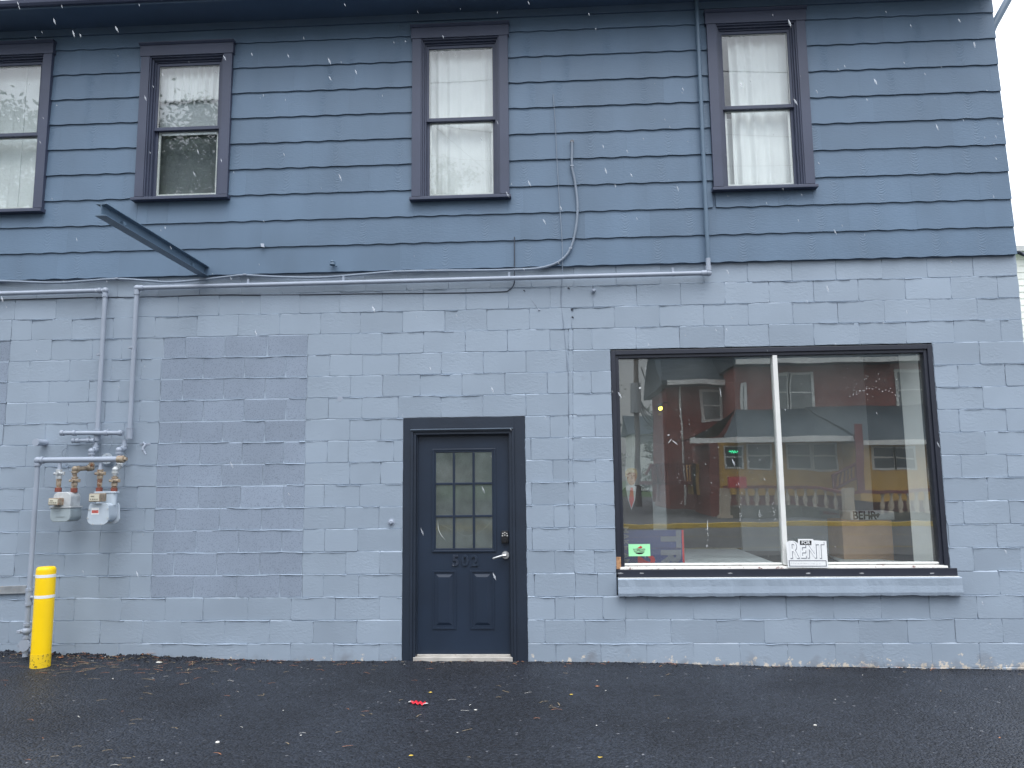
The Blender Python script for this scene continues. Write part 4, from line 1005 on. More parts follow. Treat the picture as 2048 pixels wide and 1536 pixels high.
def strap(p, axis, par, r=.024, name='strap'):
    p = Vector(p); a = Vector(axis); q = MB(); q.tube([p-a*.009, p+a*.009], r, 14)
    side = a.cross(Vector((0, 1, 0))).normalized()
    q.box(p+side*r*.6+Vector((-.009, 0, -.009)), p+side*(r+.03)+Vector((.009, -p.y-.001-.008, .009)) if False else p+side*(r+.028)+Vector((.009, .010, .009)))
    q.build(name, M_pipe, par)
for t in (.06, .34, .63, .80): strap(Vector((xr, -.085, ztop)).lerp(Vector((xl, -.07, ztl)), t), (1, 0, 0), A)
strap(at(264, 695, -.07), (0, 0, 1), A)
# left pipe
B_ = thing('gas_pipe', at(205, 700, -.07), 'painted pipe entering at the left edge and turning down to the left-hand gas meter', 'pipe')
xl2 = at(203, 720, -.07).x; z0 = at(205, 581, -.07).z; zl = at(0, 589, -.07).z
q = MB(); q.tube(elbowed([(-6.9, -.07, zl+.0), (xl2, -.07, z0), (xl2, -.07, at(192, 868, -.07).z)], .045), .0215, 14); q.build('pipe', M_pipe, B_)
q = MB(); 
for dd in ((-1, 0, 0), (0, 0, -1)): p = Vector((xl2, -.07, z0)); dd = Vector(dd); q.tube([p+dd*.04, p+dd*.066], .0275, 14)
q.ball((xl2, -.07, z0), .030, seg=14); q.build('elbow', M_pipe, B_); strap(at(201, 709, -.07), (0, 0, 1), B_)
# stub arms at the foot of both drops
def stub(par, uA, vA, uB, vB, y, r=.020):
    a, b = at(uA, vA, y), at(uB, vB, y); q = MB(); q.tube([a, b], r, 14)
    for t in (0, .2, .72, .96): 
        p = a.lerp(b, t); dn = (b-a).normalized(); q.tube([p-dn*.014, p+dn*.014], r*1.35, 14)
    q.ball(a, r*1.3, seg=12)
    q.tube([a.lerp(b, .74), a.lerp(b, .74)+Vector((0, .0, .04))], [.010, .007], 8)
    q.build('stub_arm', M_pipe, par)
zB = at(253, 866, -.07)
stub(A, 125, 866, 246, 866, -.105); stub(B_, 148, 881, 188, 881, -.09, .018)
for (x, zc) in ((xl, zB.z), (xl2, at(192, 870, -.07).z)): q = MB(); q.tube([(x, -.07, zc+.045), (x, -.07, zc-.055)], .029, 14); q.tube([(x, -.07, zc+.050), (x, -.07, zc+.040)], .032, 14); q.build('tee', M_pipe, A if x == xl else B_)
# swing joints from drops to the meters
Y1 = -.235
def run(par, pts, r, mt, name='drop_leg'):
    q = MB(); q.tube(elbowed(pp(pts), .03, 4), r, 12); o = q.build(name, mt, par)
    P_ = pp(pts)
    for i in range(1, len(P_)-1):
        q = MB(); q.ball(P_[i], r*1.32, seg=12)
        for nb in (P_[i-1], P_[i+1]):
            dn = (nb-P_[i]); 
            if dn.length > .05: dn.normalize(); q.tube([P_[i]+dn*.018, P_[i]+dn*.036], r*1.38, 12)
        q.build('elbow', mt, par)
run(B_, [(192, 885, -.07), (192, 899, -.07), (183, 902, -.14), (183, 925, -.14)], .021, M_pipe)
run(B_, [(183, 925, -.14), (183, 936, -.14), (150, 938, Y1), (149, 951, Y1)], .021, M_ruston, 'rusty_leg')
run(A, [(249, 880, -.07), (248, 897, -.07), (238, 900, -.14), (238, 918, -.14)], .021, M_pipe)
run(A, [(238, 918, -.14), (240, 930, -.14), (231, 939, Y1), (230, 951, Y1)], .021, M_zinc, 'galvanised_leg')
# manifold with riser
C = thing('gas_riser', at(62, 1290, -.2), 'grey riser pipe behind the yellow bollard with the manifold above the gas meters', 'pipe')
YM = -.235
mz = at(160, 919.5, YM).z; mx0 = at(76, 920, YM).x; mx1 = at(244, 919, YM).x
q = MB(); q.tube([(mx0, YM, mz), (mx1, YM, mz)], .0255, 16); q.build('manifold', M_pipe, C)
q = MB(); q.ball((mx0, YM, mz), .033, seg=14); q.tube([(mx0+.03, YM, mz), (mx0+.055, YM, mz)], .033, 14); q.tube([(mx0, YM, mz-.025), (mx0, YM, mz-.05)], .031, 14)
q.build('elbow', M_pipe, C)
q = MB(); q.tube([(mx1-.04, YM, mz), (mx1+.02, YM, mz)], .033, 8); q.tube([(mx1+.02, YM, mz), (mx1+.045, YM, mz)], .018, 6); q.build('end_plug', M_ruston, C)
zg = base_z(mx0)
q = MB(); q.tube([(mx0, YM, mz-.05), (mx0, YM, zg+.80)], .021, 14); q.tube([(mx0, YM, zg+.80), (mx0, YM, zg+.02)], .0225, 14)
q.build('riser', M_pipe, C)
zq = at(62, 1183, YM).z
q = MB(); q.tube([(mx0, YM, zq+.02), (mx0, YM, zq-.115)], .029, 14)
for zz_ in (zq+.016, zq-.11): q.tube([(mx0, YM, zz_+.012), (mx0, YM, zz_-.012)], .033, 14)
q.tube([(mx0, YM, zq-.05), (mx0+.055, YM-.01, zq-.05)], .016, 10)
q.build('coupling', M_pipe, C)
zv = at(55, 1262, YM).z
q = MB(); q.ball((mx0, YM, zv), .040, seg=12, sc=(1, 1, .9)); q.tube([(mx0, YM, zv+.07), (mx0, YM, zv+.045)], .034, 8); q.tube([(mx0, YM, zv-.045), (mx0, YM, zv-.065)], .032, 8)
q.tube([(mx0, YM, zv), (mx0-.05, YM-.03, zv), ], .018, 8); q.box((mx0-.066, YM-.045, zv-.012), (mx0-.03, YM-.02, zv+.012))
q.build('shutoff_valve', M_pipe, C, bevel=.003)
zf = at(53, 1290, YM).z
q = MB(); q.tube([(mx0, YM-.030, zf), (mx0, YM-.012, zf)], .052, 18); q.tube([(mx0, YM, zf+.05), (mx0, YM, zf-.06)], .028, 12)
for s in (-1, 1): q.tube([(mx0+s*.056, YM-.034, zf), (mx0+s*.056, YM-.01, zf)], .010, 8)
q.build('regulator_flange', M_pipe, C)
rd_ = at(213, 917, -.06); q = MB(); q.tube([(rd_.x, -.055, rd_.z), (rd_.x, -.046, rd_.z)], .052, 26); q.build('round_plate', M_meterlight, C, bevel=.002)
for s in (-1, 1): q = MB(); q.ball((rd_.x, -.058, rd_.z+s*.036), .006, seg=8); q.build('plate_screw', M_zinc, C)
# inlet cocks under the manifold, outlet cocks above the meters
def cock(par, u, v0, v1, y, top, mt1, mt2, mt3, name):
    t_ = at(u, v0, y); b_ = at(u, v1, y); x, z1_, z0_ = (t_.x+b_.x)/2, t_.z, b_.z; H_ = z1_-z0_
    q = MB(); q.tube([(x, y, z1_), (x, y, z1_-H_*.30)], [.013, .020], 12); q.build('nipple', M_pipe if top else mt1, par)
    q = MB(); zc = z1_-H_*.36
    q.tube([(x, y, zc+.034), (x, y, zc+.022)], .030, 8); q.ball((x, y, zc), .031, seg=14, sc=(1, 1, .95)); q.tube([(x, y, zc-.022), (x, y, zc-.05)], .027, 8)
    q.tube([(x-.048, y, zc-.003), (x+.040, y, zc-.003)], [.012, .017], 10); q.tube([(x, y-.02, zc), (x, y-.045, zc)], [.017, .014], 10)
    q.box((x+.038, y-.007, zc-.018), (x+.052, y+.007, zc+.014))
    q.build(name, mt1, par, bevel=.002)
    q = MB(); zc2 = zc-.05
    q.tube([(x, y, zc2), (x, y, z0_+.03)], .0185, 12); q.tube([(x, y, zc2-.006), (x, y, zc2-.018)], .024, 12); q.tube([(x, y, zc2-.022), (x, y, zc2-.062)], .0215, 12); q.build('rusty_nipple', mt2, par)
    q = MB(); q.tube([(x, y, z0_+.035), (x, y, z0_-.004)], .029, 8); q.build('union_nut', mt3, par)
cock(C, 118, 926, 983, YM, True, M_zinc, M_ruston, M_redflange, 'gas_cock')
cock(C, 200, 926, 983, YM, True, M_ruston, M_rust, M_redflange, 'gas_cock')
cock(B_, 149, 948, 984, YM, False, M_ruston, M_ruston, M_redflange, 'gas_cock')
cock(A, 229, 948, 984, YM, False, M_ruston, M_rust, M_redflange, 'gas_cock')

# gas meters
def rrect(x0, x1, z0, z1, rt, rb, n=5):
    pts = []
    for cx, cz, r, a0 in ((x1-rb, z0+rb, rb, -90), (x1-rt, z1-rt, rt, 0), (x0+rt, z1-rt, rt, 90), (x0+rb, z0+rb, rb, 180)):
        for i in range(n+1):
            a = math.radians(a0+90*i/n); pts.append((cx+r*math.cos(a), cz+r*math.sin(a)))
    return pts
yf, yb = -.335, -.165
a = at(99, 1044, yf); b = at(143, 984, yf); zm = at(120, 1015, yf).z
M1 = thing('gas_meter', ((a.x+b.x)/2, -.24, a.z), 'left gas meter with silver dome over a grey pan and a beige dial box', 'gas meter', 'gas meters under the manifold')
q = MB(); q.prism([(x, yf, z) for x, z in rrect(a.x, b.x, a.z, zm-.006, .006, .045)], (0, yb-yf, 0)); q.build('lower_pan', M_metergrey, M1, bevel=.008)
q = MB(); q.prism([(x, yf+.012, z) for x, z in rrect(a.x+.012, b.x-.012, zm+.008, b.z, .05, .005)], (0, yb-yf-.024, 0)); q.build('dome', M_zinc, M1, bevel=.014)
q = MB(); q.box((a.x-.006, yf-.006, zm-.006), (b.x+.006, yb+.006, zm+.008)); q.build('seam_flange', M_zinc, M1, bevel=.003)
q = MB(); q.box((a.x+.05, yf-.004, a.z+.045), (b.x-.05, yf-.001, a.z+.052)); q.build('embossed_rib', M_metergrey, M1)
def index_box(par, u0, v0, u1, v1, y0, y1, sd=1):
    p, r_ = at(u0, v1, y0), at(u1, v0, y0)
    q = MB(); q.prism([(x, y0, z) for x, z in rrect(p.x, r_.x, p.z, r_.z, .008, .008, 3)], (0, y1-y0, 0)); o = q.build('dial_box', M_ruston, par, bevel=.004)
    q = MB(); q.box((p.x+.006, y0-.004, p.z+.008), (r_.x-.006, y0, r_.z-.008)); f = q.build('dial_face', M_meterfront, o, bevel=.002)
    q = MB(); w_ = r_.x-p.x
    for i in range(4): c = (p.x+w_*(.22+.19*i), y0-.0045, p.z+.024); q.tube([c, (c[0], y0-.006, c[2])], .0062, 8)
    q.box((p.x+w_*.2, y0-.006, r_.z-.028), (p.x+w_*.5, y0-.0045, r_.z-.020)); q.build('dial', mat('dial_ink', (.20, .19, .15), .6, var=.3, vscale=60), f)
index_box(M1, 96, 996, 117, 1011, yf-.065, yf+.02)
# second meter
yf, yb = -.355, -.165
a = at(173, 1050, yf); b = at(219, 1007, yf)
M2 = thing('gas_meter', ((a.x+b.x)/2, -.25, a.z), 'right gas meter, pale cast case with bolted front plate and small red label', 'gas meter', 'gas meters under the manifold')
def oct_(x0, x1, z0, z1, c, cb): return [(x0+cb, z0), (x1-cb, z0), (x1-cb*.35, z0+cb*.35), (x1, z0+cb), (x1-.008, z1-c), (x1-c, z1), (x0+c, z1), (x0+.012, z1-c), (x0, z0+cb), (x0+cb*.35, z0+cb*.35)]
q = MB(); q.prism([(x, yf, z) for x, z in oct_(a.x, b.x, a.z, b.z, .02, .045)], (0, .014, 0)); q.build('front_plate', M_meterlight, M2, bevel=.003)
q = MB(); q.prism([(x, yb-.02, z) for x, z in oct_(a.x, b.x, a.z, b.z, .02, .045)], (0, .014, 0)); q.build('back_plate', M_meterlight, M2, bevel=.003)
q = MB(); q.prism([(x, yf+.0142, z) for x, z in rrect(a.x+.020, b.x-.020, a.z+.016, b.z+.0, .03, .07, 6)], (0, yb-yf-.035, 0)); q.build('case', M_meterlight, M2, bevel=.006)
zt = at(200, 984, -.25).z; cx = (a.x+b.x)/2
q = MB()
for s in (-1, 1): q.tube([(cx+s*.062, YM, b.z-.02), (cx+s*.062, YM, zt+.004)], .030, 14)
q.box((cx-.06, YM-.028, b.z-.03), (cx+.06, YM+.028, zt-.012)); q.box((cx-.10, YM-.034, zt-.012), (cx+.10, YM+.034, zt+.004))
q.build('neck', M_meterlight, M2, bevel=.004)
for t in ((.04, .32), (.96, .32), (.10, .72), (.93, .75), (.30, .03), (.68, .03)):
    q = MB(); q.tube([(a.x+(b.x-a.x)*t[0], yf-.006, a.z+(b.z-a.z)*t[1]), (a.x+(b.x-a.x)*t[0], yf, a.z+(b.z-a.z)*t[1])], .0075, 8); q.build('plate_bolt', M_zinc, M2)
q = MB(); lx = a.x+.038; lz = at(190, 1029, yf).z; q.box((lx, yf-.0012, lz), (lx+.070, yf, lz+.060)); lbl = q.build('meter_label', M_paper, M2)
q = MB(); q.box((lx+.004, yf-.002, lz+.012), (lx+.066, yf-.0012, lz+.038)); q.build('label_print', mat('label_red', (.55, .12, .10), .5, var=.5, vscale=120), lbl)
index_box(M2, 177, 987, 200, 1004, yf-.055, yf+.05)
# thin wires around the piping
for nm, pts, lab in (('sensing_wire', [(222, 862, -.09), (224, 885, -.10), (216, 903, -.10), (200, 910, -.12), (178, 915, -.1), (160, 925, -.1)], 'thin grey wire curving down from the stub arm behind the manifold'),
                     ('sensing_wire', [(243, 900, -.08), (252, 908, -.07), (256, 918, -.07), (251, 930, -.07), (243, 936, -.07)], 'thin grey wire looping round the right end of the manifold'),
                     ('sensing_wire', [(136, 895, -.02), (128, 899, -.05), (124, 906, -.06), (128, 915, -.06), (136, 930, -.06), (139, 943, -.06), (150, 941, -.15)], 'thin grey wire looping off the wall above the left gas meter')):
    q = MB(); q.tube(bez(pp(pts), 6), .0028, 6); tag(q.build(nm, M_cable), lab, 'wire')

# ------------------------------------------------------------------ small fixtures on the wall
def knob(u, v, label, r=.028, depth=.06, nm='bell_push', mt=None):
    c = at(u, v, 0); q = MB(); q.tube([(c.x, 0, c.z), (c.x, -.008, c.z)], r*1.25, 18); q.tube([(c.x, -.008, c.z), (c.x, -depth, c.z)], r*.8, 16); q.tube([(c.x, -depth-.001, c.z), (c.x, -depth-.012, c.z)], [r*.8, r*.45], 16)
    return tag(q.build(nm, mt or M_pipe, bevel=.002), label, 'knob')
knob(783, 1044, 'small round painted bell push on the blocks left of the dark door', .028, .022)
knob(1187, 583, 'round painted cap on the blocks below the long pipe, right of the thin wires', .022, .045, 'round_cap')
c = at(680, 798, 0); q = MB(); q.tube([(c.x, 0, c.z), (c.x, -.006, c.z)], .030, 20); q.tube([(c.x, -.0062, c.z), (c.x, -.010, c.z)], .024, 20); tag(q.build('wall_plug', M_pipe, bevel=.002), 'flat round painted plug on the blocks right of the filled-in opening', 'wall plug')
q = MB(); c = at(92, 886, 0); q.tube([(c.x, 0, c.z), (c.x-.0, -.13, c.z)], .030, 16); q.tube([(c.x, -.125, c.z), (c.x, -.15, c.z)], .034, 16); tag(q.build('pipe_stub', M_pipe, bevel=.002), 'short capped pipe stub sticking out of the blocks above the left gas meter', 'pipe stub')
q = MB(); q.tube(elbowed(pp([(287, 886, 0), (287, 886, -.06), (292, 890, -.13)]), .02), .011, 10); q.tube(bez(pp([(292, 889, -.13), (286, 897, -.14), (288, 903, -.14), (292, 909, -.14)]), 5), [.013]*9+[.010]*4+[.009]*3, 10)
q.box(at(286, 889, 0)+Vector((-.03, -.012, -.006)), at(298, 886, 0)+Vector((.02, 0, .0)))
tag(q.build('water_tap', M_pipe, bevel=.002), 'small painted hose tap on the blocks right of the gas pipes', 'tap')
# insulator on the siding
c = at(668, 529, -.045); q = MB(); q.tube([c, c+Vector((0, -.05, 0))], .012, 10); q.tube([c+Vector((-.0, -.045, .012)), c+Vector((0, -.050, -.02))], .026, 16); q.ball(c+Vector((0, -.055, .012)), .022, seg=14, sc=(1, 1, .7)); q.tube([c+Vector((.02, -.03, -.01)), c+Vector((.034, -.04, -.03))], .008, 8)
tag(q.build('insulator', M_pipe2), 'small round painted insulator on the siding above the long pipe', 'insulator')
c = at(525, 491, -.06); q = MB(); q.prism([(c.x-.020, c.y, c.z+.022), (c.x+.014, c.y-.004, c.z+.018), (c.x+.024, c.y-.014, c.z-.022), (c.x-.010, c.y-.010, c.z-.014)], (0, .006, 0)); tag(q.build('siding_chip', M_pipe), 'bent pale flap on the siding between the steel beam and the middle window', 'flap')
c = at(1144, 632, 0)
for (u, v, r, lab) in ((1144, 619, .014, 'largest dark anchor bolt, in the blocks right of the thin vertical wire'), (1145, 634, .010, 'dark anchor bolt just under the largest one on the blocks'), (1137, 576, .010, 'small dark anchor bolt just below the long horizontal pipe, right of the thin wire'), (1048, 581, .009, 'tiny dark anchor at the upper end of the short slack wire')):
    c = at(u, v, -.008); q = MB(); q.ball(c, r, seg=8, sc=(1, .8, .8)); q.tube([c, c+Vector((.01, -.014, -.012))], .004, 6)
    tag(q.build('anchor_bolt', M_blackcable), lab, 'bolt', 'dark anchor bolts in the block wall')
q = MB(); a0, a1 = at(-60, 1190, 0), at(57, 1170, 0); q.prism([(a0.x, -.004, a0.z), (a1.x, -.004, a1.z-.072), (a1.x, -.004, a1.z), (a0.x, -.004, a0.z+.07)], (0, -.028, 0))
tag(q.build('weathered_board', mat('weathered_board', (.26, .28, .30), .85, var=.25, vscale=9, grime=((.30, .25, .20), 14, .6)), bevel=.003), 'short weathered grey board fixed to the blocks at the left edge behind the riser pipe', 'board')
# cables
q = MB(); pts = [(-60, 560), (0, 562), (30, 563), (110, 565.5), (170, 562), (234, 558), (300, 562), (340, 564.5), (400, 560), (460, 553), (490, 550.5), (560, 554), (640, 555), (720, 549), (790, 543.5), (880, 541.5), (960, 541), (1040, 539), (1085, 535), (1120, 522), (1141, 497), (1152, 455), (1155, 410), (1150, 365), (1144, 333), (1144, 300), (1144, 284)]
q.tube(bez([at(u, v, -.062 if u > 1085 or v < 520 else -.055) for u, v in pts], 6), .0115, 10)
cab = tag(q.build('service_cable', M_cable), 'thick painted cable sagging along the foot of the siding, its right end climbing the siding', 'cable')
q = MB(); c = at(1144, 284, -.052); q.tube([c, c+Vector((0, -.012, .004))], .018, 12); q.build('grommet', M_blackcable, cab)
q = MB()
for u, v in ((234, 557), (490, 549), (1144, 332), (1141, 497), (940, 541), (790, 543)):
    c = at(u, v, -.06); q.box(c+Vector((-.016, -.014, -.006)), c+Vector((.016, .014, .006)))
q.build('cable_clip', M_pipe, cab, bevel=.002)
q = MB(); q.tube(bez(pp([(-50, 601, -.012), (100, 597, -.012), (200, 594.5, -.012), (300, 594, -.012), (420, 590, -.012), (560, 590, -.012), (700, 588, -.012), (790, 587, -.012), (900, 586, -.012), (1000, 583.5, -.014), (1018, 580, -.02), (1027, 570, -.035), (1029, 552, -.055), (1029, 500, -.058), (1029, 474, -.058)]), 5), .0052, 7)
tag(q.build('thin_cable', M_blackcable), 'thin dark cable running along under the long pipe and up into the siding', 'cable')
q = MB(); q.tube(bez(pp([(1106, 188, -.062), (1110, 240, -.058), (1113, 300, -.058), (1118, 390, -.058), (1124, 480, -.058), (1125, 520, -.056), (1124, 560, -.03), (1122, 600, -.010), (1127, 650, -.010), (1132, 700, -.009), (1136, 760, -.009), (1138, 850, -.009)]), 6), .0036, 6)
tag(q.build('thin_wire', M_cable), 'thin painted wire hanging straight down the siding and blocks beside the thick cable', 'wire')
q = MB(); q.tube(bez(pp([(1049, 582, -.01), (1060, 595, -.007), (1076, 617, -.008)]), 4), .0022, 5); q.ball(at(1078, 620, -.01), .012, seg=8); tag(q.build('short_wire', M_pipe), 'short slack wire end below the long pipe left of the thin wire', 'wire')
# steel beam
bmx, bmz = at(413, 548, 0).x, 3.58
W_ = .085; H_ = .098; Lb = 1.72
BE = thing('steel_beam', (bmx, 0, bmz), 'blue painted steel I-beam jutting out of the siding below an upstairs window', 'beam')
q = MB(); t = .007
pr = [(-W_/2, 0), (W_/2, 0), (W_/2, t), (t/2, t+.004), (t/2, H_-t-.004), (W_/2, H_-t), (W_/2, H_), (-W_/2, H_), (-W_/2, H_-t), (-t/2, H_-t-.004), (-t/2, t+.004), (-W_/2, t)]
q.prism([(bmx+x, -.0, bmz+z) for x, z in pr], (-.02, -Lb, .012)); q.build('beam', M_pipe2, BE, bevel=.0015)
q = MB()
for y in (-.30, -1.45): q.box((bmx-.02, y-.018, bmz+.028), (bmx+t/2+.010, y+.018, bmz+.058)); q.tube([(bmx+t/2, y, bmz+.03), (bmx+.03, y-.02, bmz+.018)], .006, 8)
q.build('beam_clamp', M_pipe2, BE, bevel=.002)

# ------------------------------------------------------------------ bollard
bp_ = gp(80, 1336, .03)
BO = thing('bollard', (bp_.x, bp_.y, .03), 'yellow plastic bollard with two white bands in front of the gas riser', 'bollard')
r_ = .079; hb = at(88, 1133, bp_.y).z
q = MB(); q.tube([(bp_.x, bp_.y, -.05), (bp_.x, bp_.y, .155)], r_+.0008, 28); q.build('scuffed_foot', M_yellowscuff, BO)
q = MB(); q.tube([(bp_.x, bp_.y, .155), (bp_.x, bp_.y, hb-.035)]+[(bp_.x, bp_.y, hb-.035+.035*math.sin(a)) for a in (.3, .6, .9, 1.2, 1.57)], [r_, r_]+[r_-.022*(1-math.cos(a)) - (.03 if a > 1.5 else 0) for a in (.3, .6, .9, 1.2, 1.57)], 28)
q.build('sleeve', M_yellow, BO)
for v in (1151, 1192):
    z = at(80, v, bp_.y).z; q = MB(); q.tube([(bp_.x, bp_.y, z-.013), (bp_.x, bp_.y, z+.013)], r_+.0012, 28, caps=False); q.build('white_band', M_white, BO)

# ------------------------------------------------------------------ litter
def leaf(u, v, s_, rot, mt, label, flat=.25, name='fallen_leaf'):
    c = gp(u, v, .0); c.z = ground_z(c.x, c.y)+.008; q = MB(); k = 11; pts = []
    for i in range(k*2):
        a = math.pi*i/k; rr = s_*(1 if i % 2 == 0 else .55)*R.uniform(.75, 1.1); pts.append((c.x+rr*math.cos(a+rot), c.y+rr*.75*math.sin(a+rot), c.z+R.uniform(-.2, 1)*s_*flat))
    q.face(pts); o = q.build(name, mt); so2 = o.modifiers.new('thick', 'SOLIDIFY'); so2.thickness = .0008
    return tag(o, label, 'leaf')
leaf(207, 1317, .055, .3, M_leafo, 'large curled orange-brown leaf against the wall right of the bollard', .6)
leaf(225, 1309, .04, 1.3, M_leafo, 'orange leaf half up the wall beside the large curled leaf', .9)
leaf(385, 1318, .035, .9, M_leafo, 'pale orange leaf at the foot of the lighter filled-in blocks', .6)
leaf(624, 1322, .022, 2, M_leafo, 'small orange leaf at the wall foot left of the door', .6)
leaf(812, 1320, .030, .1, M_leafo, 'brown leaf in the left corner of the doorway', .7)
leaf(838, 1316, .032, 1.1, M_leafo, 'orange leaf standing against the door threshold', 1.0)
leaf(861, 1387, .016, .4, M_leafy, 'tiny yellow leaf on the asphalt just above the red wrapper')
leaf(1142, 1390, .016, 1.4, M_leafy, 'tiny yellow leaf on the asphalt between door and shop window')
leaf(1200, 1516, .016, .8, M_leafy, 'bright yellow leaf at the bottom of the asphalt below the door side')
leaf(1195, 1373, .020, .2, M_leafo, 'brown leaf scrap on the asphalt near the foot of the wall right of the door')
leaf(822, 1514, .016, .6, M_leafy, 'yellow-brown leaf sliver at the bottom of the asphalt')
leaf(121, 1330, .03, .5, M_leafo, 'pale brown leaf on the asphalt heap right beside the bollard')
def pebble(u, v, a, b, label):
    c = gp(u, v, 0); c.z = ground_z(c.x, c.y)+.004; q = MB(); q.ball(c, 1, seg=12, rings=7, sc=(a, b, b*.6)); tag(q.build('pebble', M_stone), label, 'stone')
pebble(318, 1331, .030, .012, 'long pale pebble on the asphalt to the right of the bollard')
pebble(435, 1486, .013, .012, 'square white stone chip low on the asphalt left of the door')
pebble(1630, 1444, .012, .007, 'white stone chip on the asphalt below the shop window')
pebble(951, 1421, .012, .006, 'pale stone chip on the asphalt right of the red wrapper')
# red wrapper
c = gp(836, 1409, 0); c.z = ground_z(c.x, c.y)
WR = thing('wrapper', c, 'small crumpled red and white wrapper lying on the asphalt in front of the door', 'wrapper')
q = MB(); ax = Vector((1, -.45, 0)).normalized(); ay = Vector((.45, 1, 0)).normalized(); n = 10
for i in range(n+1):
    for j in range(4):
        p = c+ax*((i/n-.5)*.115)+ay*((j/3-.5)*.036)+Vector((0, 0, .010+.008*math.sin(i*1.9+j)+.006*(j % 2))); q.v.append(p)
for i in range(n):
    for j in range(3):
        a = i*4+j; q.f.append((a, a+4, a+5, a+1)); q.m.append(0); q.s.append(True)
o = q.build('foil', mat('wrapper_red', (.66, .02, .04), .35), WR); so2 = o.modifiers.new('thick', 'SOLIDIFY'); so2.thickness = .001
for s in (-1, 1):
    q = MB(); p = c+ax*s*.064+Vector((0, 0, .012)); q.prism([p+ay*.02-ax*.010, p-ay*.02-ax*.010, p-ay*.018+ax*.012+Vector((0, 0, .006)), p+ay*.018+ax*.012], (0, 0, .002)); q.build('crimped_end', M_white, WR)
# straw, needles and chips scattered on the asphalt
sw_ = MB()
def bit(x, y, ln_, wd, mi):
    a = R.gauss(0, .5) if R.random() < .7 else R.uniform(0, 3.14); z = ground_z(x, y)+.005; dx, dy = math.cos(a)*ln_/2, math.sin(a)*ln_/2
    nx2, ny2 = -math.sin(a)*wd/2, math.cos(a)*wd/2; h = R.uniform(0, .006)
    b_ = len(sw_.v)
    for sx, hz in ((-1, 0), (0, h), (1, 0)):
        bend = R.uniform(-.15, .15)*ln_*(1-abs(sx))
        for sgn in (-1, 1): sw_.v.append(Vector((x+sx*dx+sgn*nx2-math.sin(a)*bend, y+sx*dy+sgn*ny2+math.cos(a)*bend, z+hz+.002)))
    for q_ in ((0, 2, 3, 1), (2, 4, 5, 3)): sw_.f.append(tuple(b_+k for k in q_)); sw_.m.append(mi); sw_.s.append(False)
for i in range(170): bit(R.gauss(-3.9, .9), -abs(R.gauss(0, .35))-.02, R.uniform(.03, .13), .004, R.choice((0, 0, 1)))
for i in range(105): bit(R.uniform(-5.2, 1.0), -R.uniform(.02, 2.6), R.uniform(.015, .08), .004, R.choice((0, 0, 1, 2)))
for i in range(34): bit(R.uniform(-5.2, 4.2), -R.uniform(.0, 2.6), R.uniform(.006, .014), .009, R.choice((0, 1, 2, 2)))
for i in range(90): bit(R.uniform(-5, 4.2), -abs(R.gauss(0, .08))-.01, R.uniform(.02, .06), .006, R.choice((0, 1)))
tag(sw_.build('litter_straw', [M_straw, M_leafo, M_stone]), 'dry straw, needles and tiny leaf scraps scattered over the fresh asphalt', 'litter', kind='stuff')
# sleet falling through the air
fl = MB()
for i in range(215):
    for _ in range(50):
        dpt = R.choice((R.uniform(1.2, 3), R.uniform(3, 6.8), R.uniform(4.5, 6.9))); u = R.uniform(-10, 2058); v = R.betavariate(1.1, 2.3)*1350
        p = CAM+(FWD+RT*((u-1024)/F_PX)-UP*((v-768)/F_PX))*dpt
        if p.y < -.12 and not (p.y > -.55 and p.z > 6): break
    sz = R.uniform(.7, 1.0)*dpt/6.5*R.choice((.45, .6, .7, .9, 1.5)); ln_ = .025*sz; wd = .0048*sz
    if dpt < 2.4: ln_ *= 1.1; wd *= 1.3
    d_ = Vector((R.gauss(.40, .08), R.uniform(-.2, .2), -1)).normalized(); x_ = d_.cross(Vector((0, 1, 0))).normalized(); y2_ = d_.cross(x_)
    b_ = len(fl.v); fl.v += [p+d_*ln_, p-d_*ln_]+[p+x_*wd*math.cos(a)+y2_*wd*math.sin(a) for a in (0, 1.05, 2.1, 3.14, 4.19, 5.24)]
    for k in range(6): fl.f += [(b_, b_+2+k, b_+2+(k+1) % 6), (b_+1, b_+2+(k+1) % 6, b_+2+k)]; fl.m += [0, 0]; fl.s += [True, True]
fm = bpy.data.materials.new('sleet'); fm.use_nodes = True; t = fm.node_tree; t.nodes.clear()
o_ = t.nodes.new('ShaderNodeOutputMaterial'); mx = t.nodes.new('ShaderNodeMixShader'); tr = t.nodes.new('ShaderNodeBsdfTransparent'); tl = t.nodes.new('ShaderNodeBsdfTranslucent'); df = t.nodes.new('ShaderNodeBsdfDiffuse'); m2 = t.nodes.new('ShaderNodeMixShader')
tl.inputs[0].default_value = (.9, .93, .97, 1); df.inputs[0].default_value = (.9, .93, .97, 1); mx.inputs[0].default_value = .30
t.links.new(tl.outputs[0], m2.inputs[1]); t.links.new(df.outputs[0], m2.inputs[2]); t.links.new(tr.outputs[0], mx.inputs[1]); t.links.new(m2.outputs[0], mx.inputs[2]); t.links.new(mx.outputs[0], o_.inputs[0])
tag(fl.build('falling_sleet', fm), 'pale slanting bits of sleet falling in the air in front of the building', 'sleet', kind='stuff')
